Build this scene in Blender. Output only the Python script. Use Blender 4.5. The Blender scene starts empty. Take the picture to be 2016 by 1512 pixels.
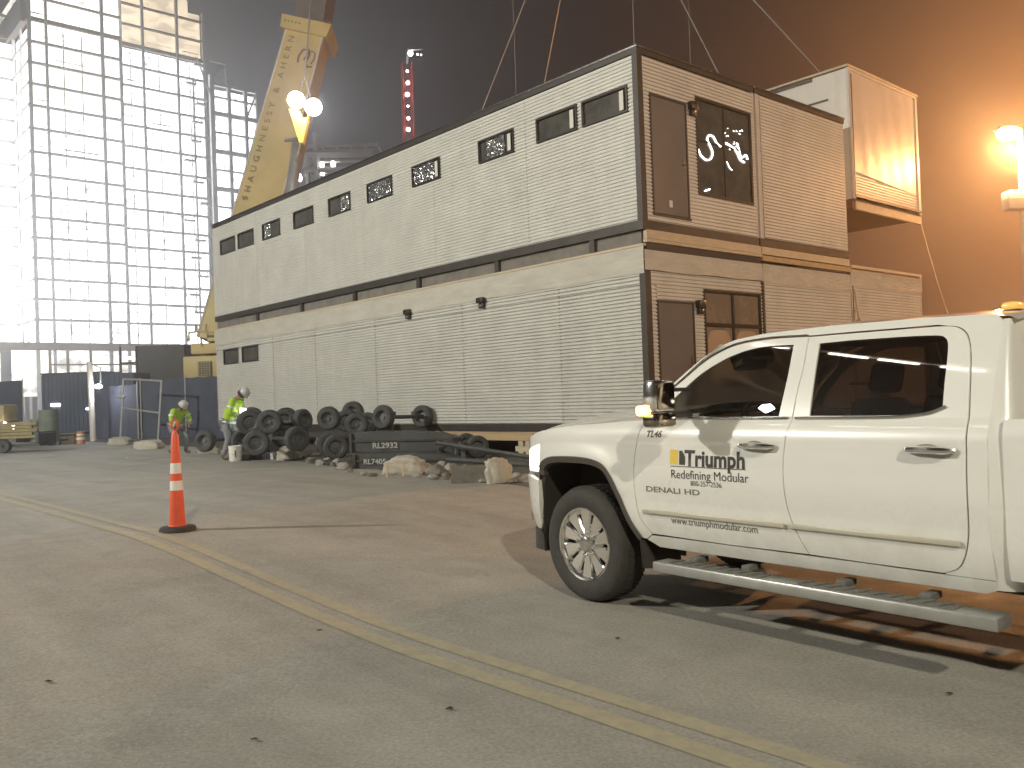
import bpy, bmesh, math, random
from mathutils import Vector, Matrix, geometry
from math import sin, cos, pi, radians, sqrt
random.seed(7)
SC = bpy.context.scene
COL = SC.collection
# ------------------------------------------------------------------ frames
TH = .7186                                   # heading of the module block
BX, BY = 2.4414, 15.7612
TT = .66365                                  # heading of the pickup
TX, TY = .4664, 6.434
E1 = Vector((-sin(TH), cos(TH), 0)); E2 = Vector((cos(TH), sin(TH), 0))

def ground_z(x, y):
    q = -.8*x + .6*y
    t = min(1, max(0, (q-3.4)/5.5))
    return .24*t*t*(3-2*t)

# ------------------------------------------------------------------ materials
M = {}
def mat(name, col, rough=.6, metal=0., noise=0., nscale=8., bump=0., bscale=40., coat=0., emit=None, estr=0., alpha=None, trans=0., spec=.5, stretch=(1,1,1)):
    m = bpy.data.materials.new(name); m.use_nodes = True
    nt = m.node_tree; b = nt.nodes['Principled BSDF']
    c = (*col, 1)
    b.inputs['Base Color'].default_value = c
    b.inputs['Roughness'].default_value = rough
    b.inputs['Metallic'].default_value = metal
    b.inputs['Coat Weight'].default_value = coat
    b.inputs['Coat Roughness'].default_value = .06
    b.inputs['Specular IOR Level'].default_value = spec
    if trans: b.inputs['Transmission Weight'].default_value = trans
    if emit:
        b.inputs['Emission Color'].default_value = (*emit, 1); b.inputs['Emission Strength'].default_value = estr
    if noise or bump:
        tc = nt.nodes.new('ShaderNodeTexCoord'); mp = nt.nodes.new('ShaderNodeMapping')
        mp.inputs['Scale'].default_value = stretch
        nt.links.new(tc.outputs['Object'], mp.inputs['Vector'])
    if noise:
        n = nt.nodes.new('ShaderNodeTexNoise'); n.inputs['Scale'].default_value = nscale; n.inputs['Detail'].default_value = 6
        n.inputs['Roughness'].default_value = .65
        nt.links.new(mp.outputs[0], n.inputs['Vector'])
        r = nt.nodes.new('ShaderNodeMapRange'); r.inputs[1].default_value = .3; r.inputs[2].default_value = .7
        r.inputs[3].default_value = 1-noise; r.inputs[4].default_value = 1+noise*.6
        nt.links.new(n.outputs['Fac'], r.inputs[0])
        v = nt.nodes.new('ShaderNodeVectorMath'); v.operation = 'SCALE'; v.inputs[0].default_value = col
        nt.links.new(r.outputs[0], v.inputs['Scale']); nt.links.new(v.outputs[0], b.inputs['Base Color'])
        rr = nt.nodes.new('ShaderNodeMapRange'); rr.inputs[3].default_value = max(.03, rough-.08); rr.inputs[4].default_value = min(1, rough+.12)
        nt.links.new(n.outputs['Fac'], rr.inputs[0]); nt.links.new(rr.outputs[0], b.inputs['Roughness'])
    if bump:
        n2 = nt.nodes.new('ShaderNodeTexNoise'); n2.inputs['Scale'].default_value = bscale; n2.inputs['Detail'].default_value = 4
        nt.links.new(mp.outputs[0], n2.inputs['Vector'])
        bp = nt.nodes.new('ShaderNodeBump'); bp.inputs['Strength'].default_value = bump; bp.inputs['Distance'].default_value = .02
        nt.links.new(n2.outputs['Fac'], bp.inputs['Height']); nt.links.new(bp.outputs[0], b.inputs['Normal'])
    M[name] = m
    return m
mat('siding', (.69,.68,.645), .42, .0, .10, 1.3, .04, 3, spec=.5)
mat('siding_light', (.66,.65,.60), .45, .0, .08, 1.3)
def streaks(nm):
    m = M[nm]; nt = m.node_tree; b = nt.nodes['Principled BSDF']; N = nt.nodes.new; L = nt.links.new
    old = b.inputs['Base Color'].links[0].from_socket
    tc = N('ShaderNodeTexCoord'); mp = N('ShaderNodeMapping'); mp.inputs['Scale'].default_value = (2.6,2.6,.22); L(tc.outputs['Object'], mp.inputs[0])
    n = N('ShaderNodeTexNoise'); n.inputs['Scale'].default_value = 2.2; n.inputs['Detail'].default_value = 7; n.inputs['Roughness'].default_value = .7; L(mp.outputs[0], n.inputs['Vector'])
    r = N('ShaderNodeMapRange'); r.inputs[1].default_value = .42; r.inputs[2].default_value = .72; r.inputs[3].default_value = 1.; r.inputs[4].default_value = .93; L(n.outputs['Fac'], r.inputs[0])
    v = N('ShaderNodeVectorMath'); v.operation = 'SCALE'; L(old, v.inputs[0]); L(r.outputs[0], v.inputs['Scale']); L(v.outputs[0], b.inputs['Base Color'])
streaks('siding')
mat('joint', (.58,.57,.53), .5)
mat('trim', (.05,.044,.038), .45, 0, .2, 5)
mat('steel_dark', (.075,.068,.062), .5, .3, .3, 3)
mat('wood', (.50,.37,.22), .75, 0, .25, 2.5, .2, 30, stretch=(1,.15,3))
mat('wood_pale', (.62,.52,.38), .75, 0, .2, 2.5, .2, 30, stretch=(1,.15,3))
mat('plastic_wrap', (.66,.63,.56), .16, 0, .12, 2, 1., 6, coat=.4, stretch=(1,.6,2.2))
mat('wrap_white', (.72,.69,.64), .4, 0, .06, 2, .25, 2)
mat('door_paint', (.18,.16,.152), .35, 0, .1, 3)
mat('frame_dark', (.035,.03,.026), .35)
mat('window_glass', (.05,.052,.055), .08, 0, 0, 1, .9, 9, spec=1.)
mat('window_glass_flat', (.11,.108,.10), .12, 0, .4, 3, .1, 3, spec=.8)
mat('crumpled_film', (.42,.43,.45), .2, .85)
mat('sticker', (.75,.73,.68), .6)
mat('lamp_body', (.03,.028,.025), .4)
mat('paint_white', (.80,.80,.765), .32, 0, 0, 1, coat=1.)
mat('paint_inner', (.35,.34,.32), .5)
mat('chrome', (.88,.87,.85), .14, 1.)
mat('chrome_worn', (.62,.61,.60), .22, 1., .2, 12)
mat('chrome_dark', (.28,.24,.19), .16, 1.)
mat('tyre', (.05,.047,.043), .75, 0, .25, 14, .3, 60)
mat('tyre_old', (.085,.086,.085), .85, 0, .35, 10, .4, 40)
mat('rim_old', (.17,.175,.18), .6, .4, .5, 20)
mat('black_plastic', (.042,.038,.034), .55, 0, .2, 20)
mat('rim_chrome', (.88,.87,.85), .16, 1., .05, 20)
mat('board_silver', (.44,.44,.42), .36, .6, .12, 10)
mat('stencil', (.42,.42,.41), .7)
mat('gap_board', (.22,.205,.185), .7, 0, .3, 3)
mat('arch_rubber', (.085,.075,.065), .6, 0, .15, 10)
mat('pad_rubber', (.16,.16,.15), .8, 0, .2, 30)
mat('decal_dark', (.035,.032,.028), .5)
mat('decal_grey', (.12,.115,.10), .5)
mat('decal_yellow', (.75,.55,.07), .5)
mat('interior', (.12,.10,.085), .8)
mat('seat', (.10,.085,.07), .8, 0, .2, 6)
mat('amber_lamp', (.9,.4,.05), .3, emit=(1,.40,.05), estr=16)
mat('amber_lens', (.7,.25,.05), .2, emit=(1,.35,.08), estr=.15)
mat('beacon_amber', (.8,.45,.12), .2, emit=(1,.5,.12), estr=.5)
mat('head_lamp', (.9,.9,.9), .1, emit=(1,.93,.82), estr=1.9)
mat('tail_lamp', (.4,.02,.02), .2)
mat('dial_blue', (.1,.3,.5), .3, emit=(.35,.6,1), estr=3)
mat('glint_white', (.8,.9,1), .3, emit=(.85,.93,1), estr=7)
mat('dial_teal', (.1,.6,.5), .3, emit=(.2,.9,.8), estr=2)
mat('cone_orange', (.85,.12,.05), .42, 0, .15, 6)
mat('cone_white', (.85,.84,.80), .3)
mat('rubber', (.045,.043,.04), .8, 0, .3, 8, .3, 30)
mat('crane_yellow', (.56,.45,.20), .45, 0, .14, .6)
mat('crane_grey', (.30,.27,.25), .5, .2, .15, .5)
mat('crane_letter', (.24,.19,.11), .5)
mat('hook_yellow', (.95,.66,.08), .4, 0, .08, 3)
mat('machine_dark', (.075,.078,.08), .6, .1, .4, 1.5)
mat('galvanised', (.62,.63,.62), .4, .6, .15, 8)
mat('screen_blue', (.085,.095,.135), .8, 0, .25, 1.2, .4, 3)
mat('container_blue', (.13,.165,.24), .6, 0, .2, .7)
mat('container_grey', (.16,.165,.165), .7, 0, .25, .5)
mat('tower_steel', (.62,.62,.62), .6, .1, .15, .3)
mat('tower_slab', (.21,.205,.20), .8, 0, .2, .2)
mat('tower_brown', (.26,.20,.16), .8, 0, .2, .3)
mat('rust_steel', (.20,.10,.07), .7, .1, .25, 1)
mat('red_lattice', (.45,.06,.05), .5)
mat('concrete', (.36,.345,.31), .9, 0, .25, 9, .5, 25)
mat('concrete_dark', (.20,.19,.17), .9, 0, .3, 9, .5, 25)
mat('sack', (.50,.47,.41), .8, 0, .12, 6, .8, 7)
mat('bucket', (.85,.85,.82), .35, 0, .04, 6)
mat('hivis', (.42,.66,.05), .7, 0, .15, 9, .4, 25)
mat('reflective', (.82,.83,.82), .3)
mat('jeans', (.26,.28,.30), .85, 0, .2, 14, .3, 40)
mat('skin', (.30,.17,.11), .6)
mat('helmet', (.60,.60,.58), .35)
mat('dark_cloth', (.045,.042,.04), .85)
mat('boots', (.14,.09,.05), .8)
mat('pole_white', (.62,.58,.54), .5, 0, .1, 4)
mat('rope', (.45,.36,.28), .8)
mat('cable_steel', (.30,.27,.25), .5, .3)
mat('yellow_machine', (.36,.30,.14), .5, 0, .25, 2)
mat('card', (.50,.44,.34), .8, 0, .15, 6)
mat('orange_box', (.6,.26,.12), .6)
mat('litter', (.8,.8,.78), .6)
mat('grit', (.05,.045,.04), .9)
mat('green_drum', (.20,.23,.19), .6, 0, .3, 3)
mat('sodium_lens', (1,.7,.35), .3, emit=(1,.62,.24), estr=70)
mat('white_lens', (1,1,1), .3, emit=(.93,.95,1), estr=60)
mat('white_point', (1,1,1), .3, emit=(1,.9,.88), estr=16)
mat('tube_lens', (1,1,1), .3, emit=(1,.93,.80), estr=40)
mat('fixture', (.25,.25,.24), .5)
mat('work_glow', (1,1,1), .3, emit=(.95,1,.97), estr=4)
mat('glare_glow', (1,1,1), .3, emit=(1,.97,.92), estr=5)  # emission for the painted glare streaks in the end window

def grime():
    m = M['paint_white']; nt = m.node_tree; b = nt.nodes['Principled BSDF']; N = nt.nodes.new; L = nt.links.new
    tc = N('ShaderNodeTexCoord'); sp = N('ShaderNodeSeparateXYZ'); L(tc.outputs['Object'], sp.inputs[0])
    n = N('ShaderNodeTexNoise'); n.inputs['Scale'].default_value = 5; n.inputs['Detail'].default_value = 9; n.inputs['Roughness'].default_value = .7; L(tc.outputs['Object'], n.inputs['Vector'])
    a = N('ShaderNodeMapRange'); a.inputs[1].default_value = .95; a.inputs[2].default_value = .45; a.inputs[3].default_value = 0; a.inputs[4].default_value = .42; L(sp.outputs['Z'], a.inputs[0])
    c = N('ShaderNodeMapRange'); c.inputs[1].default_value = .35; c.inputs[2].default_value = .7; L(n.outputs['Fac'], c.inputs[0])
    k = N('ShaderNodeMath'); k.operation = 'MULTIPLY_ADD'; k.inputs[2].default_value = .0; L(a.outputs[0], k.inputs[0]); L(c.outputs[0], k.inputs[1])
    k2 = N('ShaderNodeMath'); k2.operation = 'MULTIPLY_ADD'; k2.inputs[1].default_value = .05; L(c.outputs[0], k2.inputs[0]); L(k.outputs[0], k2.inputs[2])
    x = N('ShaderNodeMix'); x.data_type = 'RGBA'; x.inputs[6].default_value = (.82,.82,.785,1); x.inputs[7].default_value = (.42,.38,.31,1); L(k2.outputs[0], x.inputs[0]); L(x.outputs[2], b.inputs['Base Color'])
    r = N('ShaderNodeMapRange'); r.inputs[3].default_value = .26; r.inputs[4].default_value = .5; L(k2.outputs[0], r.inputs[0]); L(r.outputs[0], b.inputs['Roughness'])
grime()
def glass(name, tint, gloss=.12, rough=.02, bump=0.):
    m = bpy.data.materials.new(name); m.use_nodes = True; nt = m.node_tree
    for n in list(nt.nodes): nt.nodes.remove(n)
    out = nt.nodes.new('ShaderNodeOutputMaterial'); mx = nt.nodes.new('ShaderNodeMixShader')
    tr = nt.nodes.new('ShaderNodeBsdfTransparent'); gl = nt.nodes.new('ShaderNodeBsdfGlossy'); fr = nt.nodes.new('ShaderNodeFresnel')
    tr.inputs[0].default_value = (*tint, 1); gl.inputs['Roughness'].default_value = rough
    fr.inputs[0].default_value = 1.5
    ad = nt.nodes.new('ShaderNodeMath'); ad.operation = 'MULTIPLY_ADD'; ad.inputs[1].default_value = .9; ad.inputs[2].default_value = gloss
    nt.links.new(fr.outputs[0], ad.inputs[0]); nt.links.new(ad.outputs[0], mx.inputs[0])
    nt.links.new(tr.outputs[0], mx.inputs[1]); nt.links.new(gl.outputs[0], mx.inputs[2]); nt.links.new(mx.outputs[0], out.inputs[0])
    M[name] = m
glass('glass_front', (.62,.59,.53), .02)
glass('glass_tint', (.11,.085,.065), .04)

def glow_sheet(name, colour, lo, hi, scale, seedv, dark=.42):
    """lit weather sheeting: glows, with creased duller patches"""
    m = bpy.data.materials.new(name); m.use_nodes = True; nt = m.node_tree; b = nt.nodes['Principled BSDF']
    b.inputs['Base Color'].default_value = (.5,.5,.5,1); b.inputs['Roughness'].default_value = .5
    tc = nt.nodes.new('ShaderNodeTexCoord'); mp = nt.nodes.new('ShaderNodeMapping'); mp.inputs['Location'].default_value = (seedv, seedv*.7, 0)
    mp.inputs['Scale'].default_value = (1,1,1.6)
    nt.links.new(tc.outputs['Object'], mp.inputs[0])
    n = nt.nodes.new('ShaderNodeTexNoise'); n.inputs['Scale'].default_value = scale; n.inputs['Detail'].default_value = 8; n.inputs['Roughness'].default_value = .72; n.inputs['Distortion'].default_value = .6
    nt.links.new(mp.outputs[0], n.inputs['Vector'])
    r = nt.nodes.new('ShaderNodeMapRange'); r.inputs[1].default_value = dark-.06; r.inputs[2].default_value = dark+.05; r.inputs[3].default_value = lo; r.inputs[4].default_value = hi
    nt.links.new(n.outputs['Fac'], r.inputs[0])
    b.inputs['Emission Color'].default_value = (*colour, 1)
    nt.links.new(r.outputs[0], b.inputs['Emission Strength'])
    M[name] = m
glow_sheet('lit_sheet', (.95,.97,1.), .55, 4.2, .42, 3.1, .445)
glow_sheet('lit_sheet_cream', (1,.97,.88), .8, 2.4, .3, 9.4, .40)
glow_sheet('lit_ply_peach', (1,.80,.55), .72, 1.2, .25, 5.2, .5)  # sodium light on plywood panels, put into the emission
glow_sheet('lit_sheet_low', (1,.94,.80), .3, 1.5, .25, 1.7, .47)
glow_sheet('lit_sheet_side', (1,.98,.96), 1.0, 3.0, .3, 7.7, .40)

def road_mat():
    m = bpy.data.materials.new('road'); m.use_nodes = True; nt = m.node_tree; b = nt.nodes['Principled BSDF']
    L = nt.links.new; N = nt.nodes.new
    tc = N('ShaderNodeTexCoord')
    def noise(sc, det=5, ro=.6, stretch=None, rot=0):
        n = N('ShaderNodeTexNoise'); n.inputs['Scale'].default_value = sc; n.inputs['Detail'].default_value = det; n.inputs['Roughness'].default_value = ro
        if stretch:
            mp = N('ShaderNodeMapping'); mp.vector_type = 'TEXTURE'; mp.inputs['Rotation'].default_value = (0,0,rot); mp.inputs['Scale'].default_value = stretch
            L(tc.outputs['Object'], mp.inputs[0]); L(mp.outputs[0], n.inputs['Vector'])
        else: L(tc.outputs['Object'], n.inputs['Vector'])
        return n.outputs['Fac']
    def rng(o, a, c, lo, hi):
        r = N('ShaderNodeMapRange'); r.inputs[1].default_value = a; r.inputs[2].default_value = c; r.inputs[3].default_value = lo; r.inputs[4].default_value = hi
        L(o, r.inputs[0]); return r.outputs[0]
    def mul(a, c):
        x = N('ShaderNodeMath'); x.operation = 'MULTIPLY'; L(a, x.inputs[0])
        L(c, x.inputs[1]); return x.outputs[0]
    big = rng(noise(.22, 4), .35, .65, .88, 1.08)
    streak = rng(noise(1., 5, .6, (9,.55,1), TH+pi/2), .35, .68, .90, 1.10)
    mid = rng(noise(2.6, 6, .7), .3, .7, .90, 1.08)
    grain = rng(noise(45, 5, .8), .3, .7, .68, 1.3)
    fine = rng(noise(190, 3, .7), .3, .7, .85, 1.14)
    f = mul(mul(mul(mul(big, streak), mid), grain), fine)
    vo = N('ShaderNodeTexVoronoi'); vo.feature = 'DISTANCE_TO_EDGE'; vo.inputs['Scale'].default_value = .42
    wn = N('ShaderNodeTexNoise'); wn.inputs['Scale'].default_value = 1.4; wn.inputs['Detail'].default_value = 8; L(tc.outputs['Object'], wn.inputs['Vector'])
    wm = N('ShaderNodeMix'); wm.data_type = 'VECTOR'; wm.inputs[0].default_value = .35; L(tc.outputs['Object'], wm.inputs[4]); L(wn.outputs['Color'], wm.inputs[5]); L(wm.outputs[1], vo.inputs['Vector'])
    f = mul(f, rng(vo.outputs['Distance'], .0, .003, .93, 1.0))
    f = mul(f, rng(noise(.9, 4, .55), .60, .72, 1.0, .80))
    f = mul(f, rng(noise(900, 2, .7), .35, .65, .74, 1.24))
    tint = N('ShaderNodeMix'); tint.data_type = 'RGBA'; tint.inputs[6].default_value = (.365,.340,.292,1); tint.inputs[7].default_value = (.370,.362,.335,1)
    L(noise(.5, 3), tint.inputs[0])
    v = N('ShaderNodeVectorMath'); v.operation = 'SCALE'; L(tint.outputs[2], v.inputs[0]); L(f, v.inputs['Scale'])
    L(v.outputs[0], b.inputs['Base Color'])
    L(rng(noise(3, 5), .3, .7, .62, .9), b.inputs['Roughness'])
    bp = N('ShaderNodeBump'); bp.inputs['Strength'].default_value = .35; bp.inputs['Distance'].default_value = .006
    L(noise(120, 4, .8), bp.inputs['Height']); L(bp.outputs[0], b.inputs['Normal'])
    M['road'] = m
road_mat()
mat('gravel', (.13,.12,.105), .95, 0, .45, 5, .8, 12)
def stripe_mat():
    m = bpy.data.materials.new('line_paint'); m.use_nodes = True; nt = m.node_tree; b = nt.nodes['Principled BSDF']
    L = nt.links.new; N = nt.nodes.new
    tc = N('ShaderNodeTexCoord'); n = N('ShaderNodeTexNoise'); n.inputs['Scale'].default_value = 9; n.inputs['Detail'].default_value = 10; n.inputs['Roughness'].default_value = .8
    L(tc.outputs['Object'], n.inputs['Vector'])
    mx = N('ShaderNodeMix'); mx.data_type = 'RGBA'; mx.inputs[6].default_value = (.34,.305,.24,1); mx.inputs[7].default_value = (.44,.39,.265,1)
    r = N('ShaderNodeMapRange'); r.inputs[1].default_value = .36; r.inputs[2].default_value = .58; L(n.outputs['Fac'], r.inputs[0]); L(r.outputs[0], mx.inputs[0])
    L(mx.outputs[2], b.inputs['Base Color']); b.inputs['Roughness'].default_value = .7
    M['line_paint'] = m
stripe_mat()

# ------------------------------------------------------------------ mesh builder
def tag(o, label=None, cat=None, group=None, kind=None):
    if label: o['label'] = label
    if cat: o['category'] = cat
    if group: o['group'] = group
    if kind: o['kind'] = kind
    return o
def empty(name, loc=(0,0,0), rz=0, label=None, cat=None, group=None, rot=None):
    o = bpy.data.objects.new(name, None); COL.objects.link(o); o.location = loc
    o.rotation_euler = rot if rot else (0,0,rz); o.empty_display_size = .2
    return tag(o, label, cat, group)
class MB:
    def __init__(s): s.v = []; s.f = []; s.sm = []
    def add(s, vs, fs, smooth=False):
        n = len(s.v); s.v += [tuple(v) for v in vs]; s.f += [tuple(i+n for i in f) for f in fs]; s.sm += [smooth]*len(fs); return s
    def box(s, x0, x1, y0, y1, z0, z1, mtx=None):
        vs = [(x,y,z) for z in (z0,z1) for y in (y0,y1) for x in (x0,x1)]
        if mtx: vs = [mtx @ Vector(v) for v in vs]
        return s.add(vs, [(0,2,3,1),(4,5,7,6),(0,1,5,4),(2,6,7,3),(0,4,6,2),(1,3,7,5)])
    def bbox(s, x0, x1, y0, y1, z0, z1, r=.02, mtx=None):
        bm = bmesh.new(); bmesh.ops.create_cube(bm, size=1)
        for v in bm.verts: v.co = ((x0+x1)/2+v.co.x*(x1-x0), (y0+y1)/2+v.co.y*(y1-y0), (z0+z1)/2+v.co.z*(z1-z0))
        r = min(r, .45*min(x1-x0, y1-y0, z1-z0))
        bmesh.ops.bevel(bm, geom=bm.edges[:], offset=r, segments=2, profile=.5, affect='EDGES')
        if mtx: bmesh.ops.transform(bm, matrix=mtx, verts=bm.verts)
        bm.verts.index_update()
        s.add([v.co[:] for v in bm.verts], [tuple(v.index for v in f.verts) for f in bm.faces], True); bm.free(); return s
    def prism(s, pts, lo, hi, axis='y'):
        n = len(pts)
        def P(a, b, c): return {'y':(a,c,b), 'x':(c,a,b), 'z':(a,b,c)}[axis]
        vs = [P(a,b,lo) for a,b in pts]+[P(a,b,hi) for a,b in pts]
        tri = geometry.tessellate_polygon([[Vector((a,b,0)) for a,b in pts]])
        fs = [t for t in tri]+[tuple(i+n for i in reversed(t)) for t in tri]
        fs += [(i,(i+1)%n,(i+1)%n+n,i+n) for i in range(n)]
        return s.add(vs, fs)
    def tube(s, pts, r, n=8, caps=True, close=False):
        pts = [Vector(p) for p in pts]; m = len(pts); vs = []; up = None
        for i, p in enumerate(pts):
            if close: d = (pts[(i+1)%m]-pts[i-1])
            else: d = (pts[min(i+1,m-1)]-pts[max(i-1,0)])
            d.normalize()
            if up is None: up = Vector((0,0,1)) if abs(d.z) < .9 else Vector((1,0,0))
            a = d.cross(up).normalized(); up = a.cross(d).normalized(); rr = r[i] if isinstance(r,(list,tuple)) else r
            vs += [p+rr*(cos(2*pi*k/n)*a+sin(2*pi*k/n)*up) for k in range(n)]
        fs = []
        for i in range(m if close else m-1):
            j = (i+1)%m
            fs += [(i*n+k, i*n+(k+1)%n, j*n+(k+1)%n, j*n+k) for k in range(n)]
        s.add(vs, fs, True)
        if caps and not close: s.add([vs[k] for k in range(n)], [tuple(range(n))]); s.add([vs[(m-1)*n+k] for k in range(n)], [tuple(reversed(range(n)))])
        return s
    def lathe(s, prof, n=32, axis='z', c=(0,0,0), mtx=None, smooth=True):
        vs = []
        for r, h in prof:
            for k in range(n):
                a = 2*pi*k/n; x, y = r*cos(a), r*sin(a)
                p = {'z':(x,y,h), 'y':(x,h,y), 'x':(h,x,y)}[axis]; p = Vector(p)+Vector(c)
                vs.append(mtx @ p if mtx else p)
        fs = [(i*n+k, i*n+(k+1)%n, (i+1)*n+(k+1)%n, (i+1)*n+k) for i in range(len(prof)-1) for k in range(n)]
        return s.add(vs, fs, smooth)
    def build(s, name, m, parent=None, loc=None):
        me = bpy.data.meshes.new(name); me.from_pydata(s.v, [], s.f)
        me.polygons.foreach_set('use_smooth', s.sm); me.update()
        me.materials.append(M[m] if isinstance(m, str) else m)
        if any(s.sm) and not all(s.sm): pass
        bm = bmesh.new(); bm.from_mesh(me); bmesh.ops.recalc_face_normals(bm, faces=bm.faces); bm.to_mesh(me); bm.free()
        if any(s.sm):
            me.set_sharp_from_angle(angle=radians(38))
        o = bpy.data.objects.new(name, me); COL.objects.link(o)
        if parent: o.parent = parent
        if loc: o.location = loc
        return o
def box(name, m, p, *a, **k): return MB().box(*a, **k).build(name, m, p)
def copy_tree(o, parent=None):
    c = o.copy(); COL.objects.link(c); c.parent = parent
    for ch in [x for x in bpy.data.objects if x.parent == o]: copy_tree(ch, c)
    return c
def text(name, s, size, mtx, m, parent, bold=0., shear=0., width=1., fn=None, extrude=.0, align='LEFT', space=1.):
    cu = bpy.data.curves.new(name, 'FONT'); cu.body = s; cu.size = size; cu.offset = bold; cu.shear = shear; cu.extrude = extrude
    cu.align_x = align; cu.space_character = space; cu.resolution_u = 4
    t = bpy.data.objects.new(name+'_t', cu); COL.objects.link(t)
    dg = bpy.context.evaluated_depsgraph_get(); me = bpy.data.meshes.new_from_object(t.evaluated_get(dg))
    bpy.data.objects.remove(t)
    for v in me.vertices:
        p = Vector((v.co.x*width, v.co.y, v.co.z)); p = mtx @ p
        v.co = fn(p) if fn else p
    me.materials.clear(); me.materials.append(M[m]); me.name = name
    o = bpy.data.objects.new(name, me); COL.objects.link(o)
    if parent: o.parent = parent
    return o

def point(name, loc, col, W, r=.12, kind='POINT', rot=None, size=1.):
    l = bpy.data.lights.new(name, kind); l.color = col; l.energy = W
    l.shadow_soft_size = r
    o = bpy.data.objects.new(name, l); COL.objects.link(o); o.location = loc
    return o
# ------------------------------------------------------------------ ground
def axis_pts(lo, hi, c, d0, k):
    out = [c]; x = c; d = d0
    while x < hi: x += d; out.append(min(x, hi)); d = d*k
    x = c; d = d0; left = []
    while x > lo: x -= d; left.append(max(x, lo)); d = d*k
    return sorted(set(left+out))
xs = axis_pts(-160, 160, 0, .35, 1.045); ys = axis_pts(-60, 330, 6, .35, 1.045)
gm = MB(); nx = len(xs)
gm.add([(x,y,ground_z(x,y)) for y in ys for x in xs], [(j*nx+i, j*nx+i+1, (j+1)*nx+i+1, (j+1)*nx+i) for j in range(len(ys)-1) for i in range(nx-1)], True)
tag(gm.build('road', 'road'), 'worn grey concrete road with faint tyre streaks', 'road', kind='structure')
# double yellow line: runs parallel to the module block
def strip(name, off, w, label):
    m = MB(); n = Vector((cos(TH), sin(TH), 0)); o = Vector((.19, 4.66, 0)); vs = []
    K = 90
    for i in range(K+1):
        t = -12+i*.42
        c = o+E1*t+n*off
        for s in (-.5, .5):
            p = c+n*(w*s); vs.append((p.x, p.y, ground_z(p.x, p.y)+.004))
    m.add(vs, [(2*i,2*i+1,2*i+3,2*i+2) for i in range(K)])
    return tag(m.build(name, 'line_paint'), label, 'road marking', kind='structure')
strip('road_line', 0, .115, 'faded yellow line nearer the pickup of the double centre line')
strip('road_line', -.215, .125, 'faded yellow line farther from the pickup of the double centre line')
# dirt yard beyond the road edge
yard = MB(); vs = []
edge = [(-60,86),(-40,63),(-16.6,36.6),(-10.3,29.2),(-5.3,20.4),(-2.2,16.1),(-.6,13.7),(1.4,11.6),(4.5,8.9),(10,4.2),(30,-13)]
K = 14; import bisect
for i in range(len(edge)-1):
    a, b = Vector(edge[i]), Vector(edge[i+1])
    for j in range(K):
        p = a.lerp(b, j/K); w = random.uniform(-.08,.08)
        vs.append((p.x+w, p.y+w, ground_z(p.x,p.y)+.006))
        q = p+Vector((.66,.75))*1.3; vs.append((q.x, q.y, ground_z(q.x,q.y)+.05+random.uniform(0,.05)))
        q = p+Vector((.66,.75))*9; vs.append((q.x, q.y, .16+ground_z(q.x,q.y)*.5))
        q = p+Vector((.66,.75))*150; vs.append((q.x, q.y, .30))
n = len(vs)//4
yard.add(vs, [(4*i+k,4*i+k+1,4*i+4+k+1,4*i+4+k) for i in range(n-1) for k in range(3)], True)
tag(yard.build('dirt_yard', 'gravel'), 'dark dirt and gravel yard under the modules', 'yard', kind='structure')

# ------------------------------------------------------------------ module block
PER = .0685
def corr(face, u0, u1, z0, z1, depth=.022, base=0.):
    """corrugated horizontal siding; face 'L' is the long side (u=a), 'R' the end (u=b)"""
    m = MB(); prof = []; z = z0; k = 0
    pts = [(0,0),(.24,0),(.30,1),(.86,1),(.98,0)]
    while z < z1-1e-4:
        for f, d in pts:
            zz = z+f*PER
            if zz < z1: prof.append((zz, d*depth+base))
        z += PER
    prof.append((z1, base))
    vs = []
    for zz, d in prof:
        for u in (u0, u1):
            vs.append((-d, u, zz) if face == 'L' else (u, -d, zz))
    m.add(vs, [(2*i,2*i+1,2*i+3,2*i+2) for i in range(len(prof)-1)])
    return m
def merge(a, b): a.add(b.v, b.f); return a
def win_L(par, a0, a1, z0, z1, glassm='window_glass', sticker=False, film_=None):
    f = MB(); w = .035
    f.box(-.046, .05, a0, a1, z0, z0+w).box(-.046, .05, a0, a1, z1-w, z1).box(-.046, .05, a0, a0+w, z0+w, z1-w).box(-.046, .05, a1-w, a1, z0+w, z1-w)
    o = f.build('window', 'frame_dark', par)
    g = box('pane', glassm, o, .012, .03, a0+w+.003, a1-w-.003, z0+w+.003, z1-w-.003)
    if film_:
        m = MB(); rd = random.Random(int(a0*100)); nu, nz_ = int((a1-a0)*34), 16; vs = []
        f0, f1 = film_; A_, B_ = a0+w+.01+(a1-a0-.09)*f0, a0+w+.01+(a1-a0-.09)*f1
        for j in range(nz_+1):
            for i in range(nu+1): vs.append((.004-rd.random()*.030, A_+(B_-A_)*(i+rd.uniform(-.3,.3))/nu if 0<i<nu else A_+(B_-A_)*i/nu, z0+w+.006+(z1-z0-2*w-.012)*j/nz_))
        m.add(vs, [(j*(nu+1)+i,j*(nu+1)+i+1,(j+1)*(nu+1)+i+1,(j+1)*(nu+1)+i) for j in range(nz_) for i in range(nu)]); m.build('film', 'crumpled_film', o)
    if sticker: box('sticker', 'sticker', o, -.034, -.030, a0+.10, a0+.20, z0+.06, z1-.07)
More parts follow.
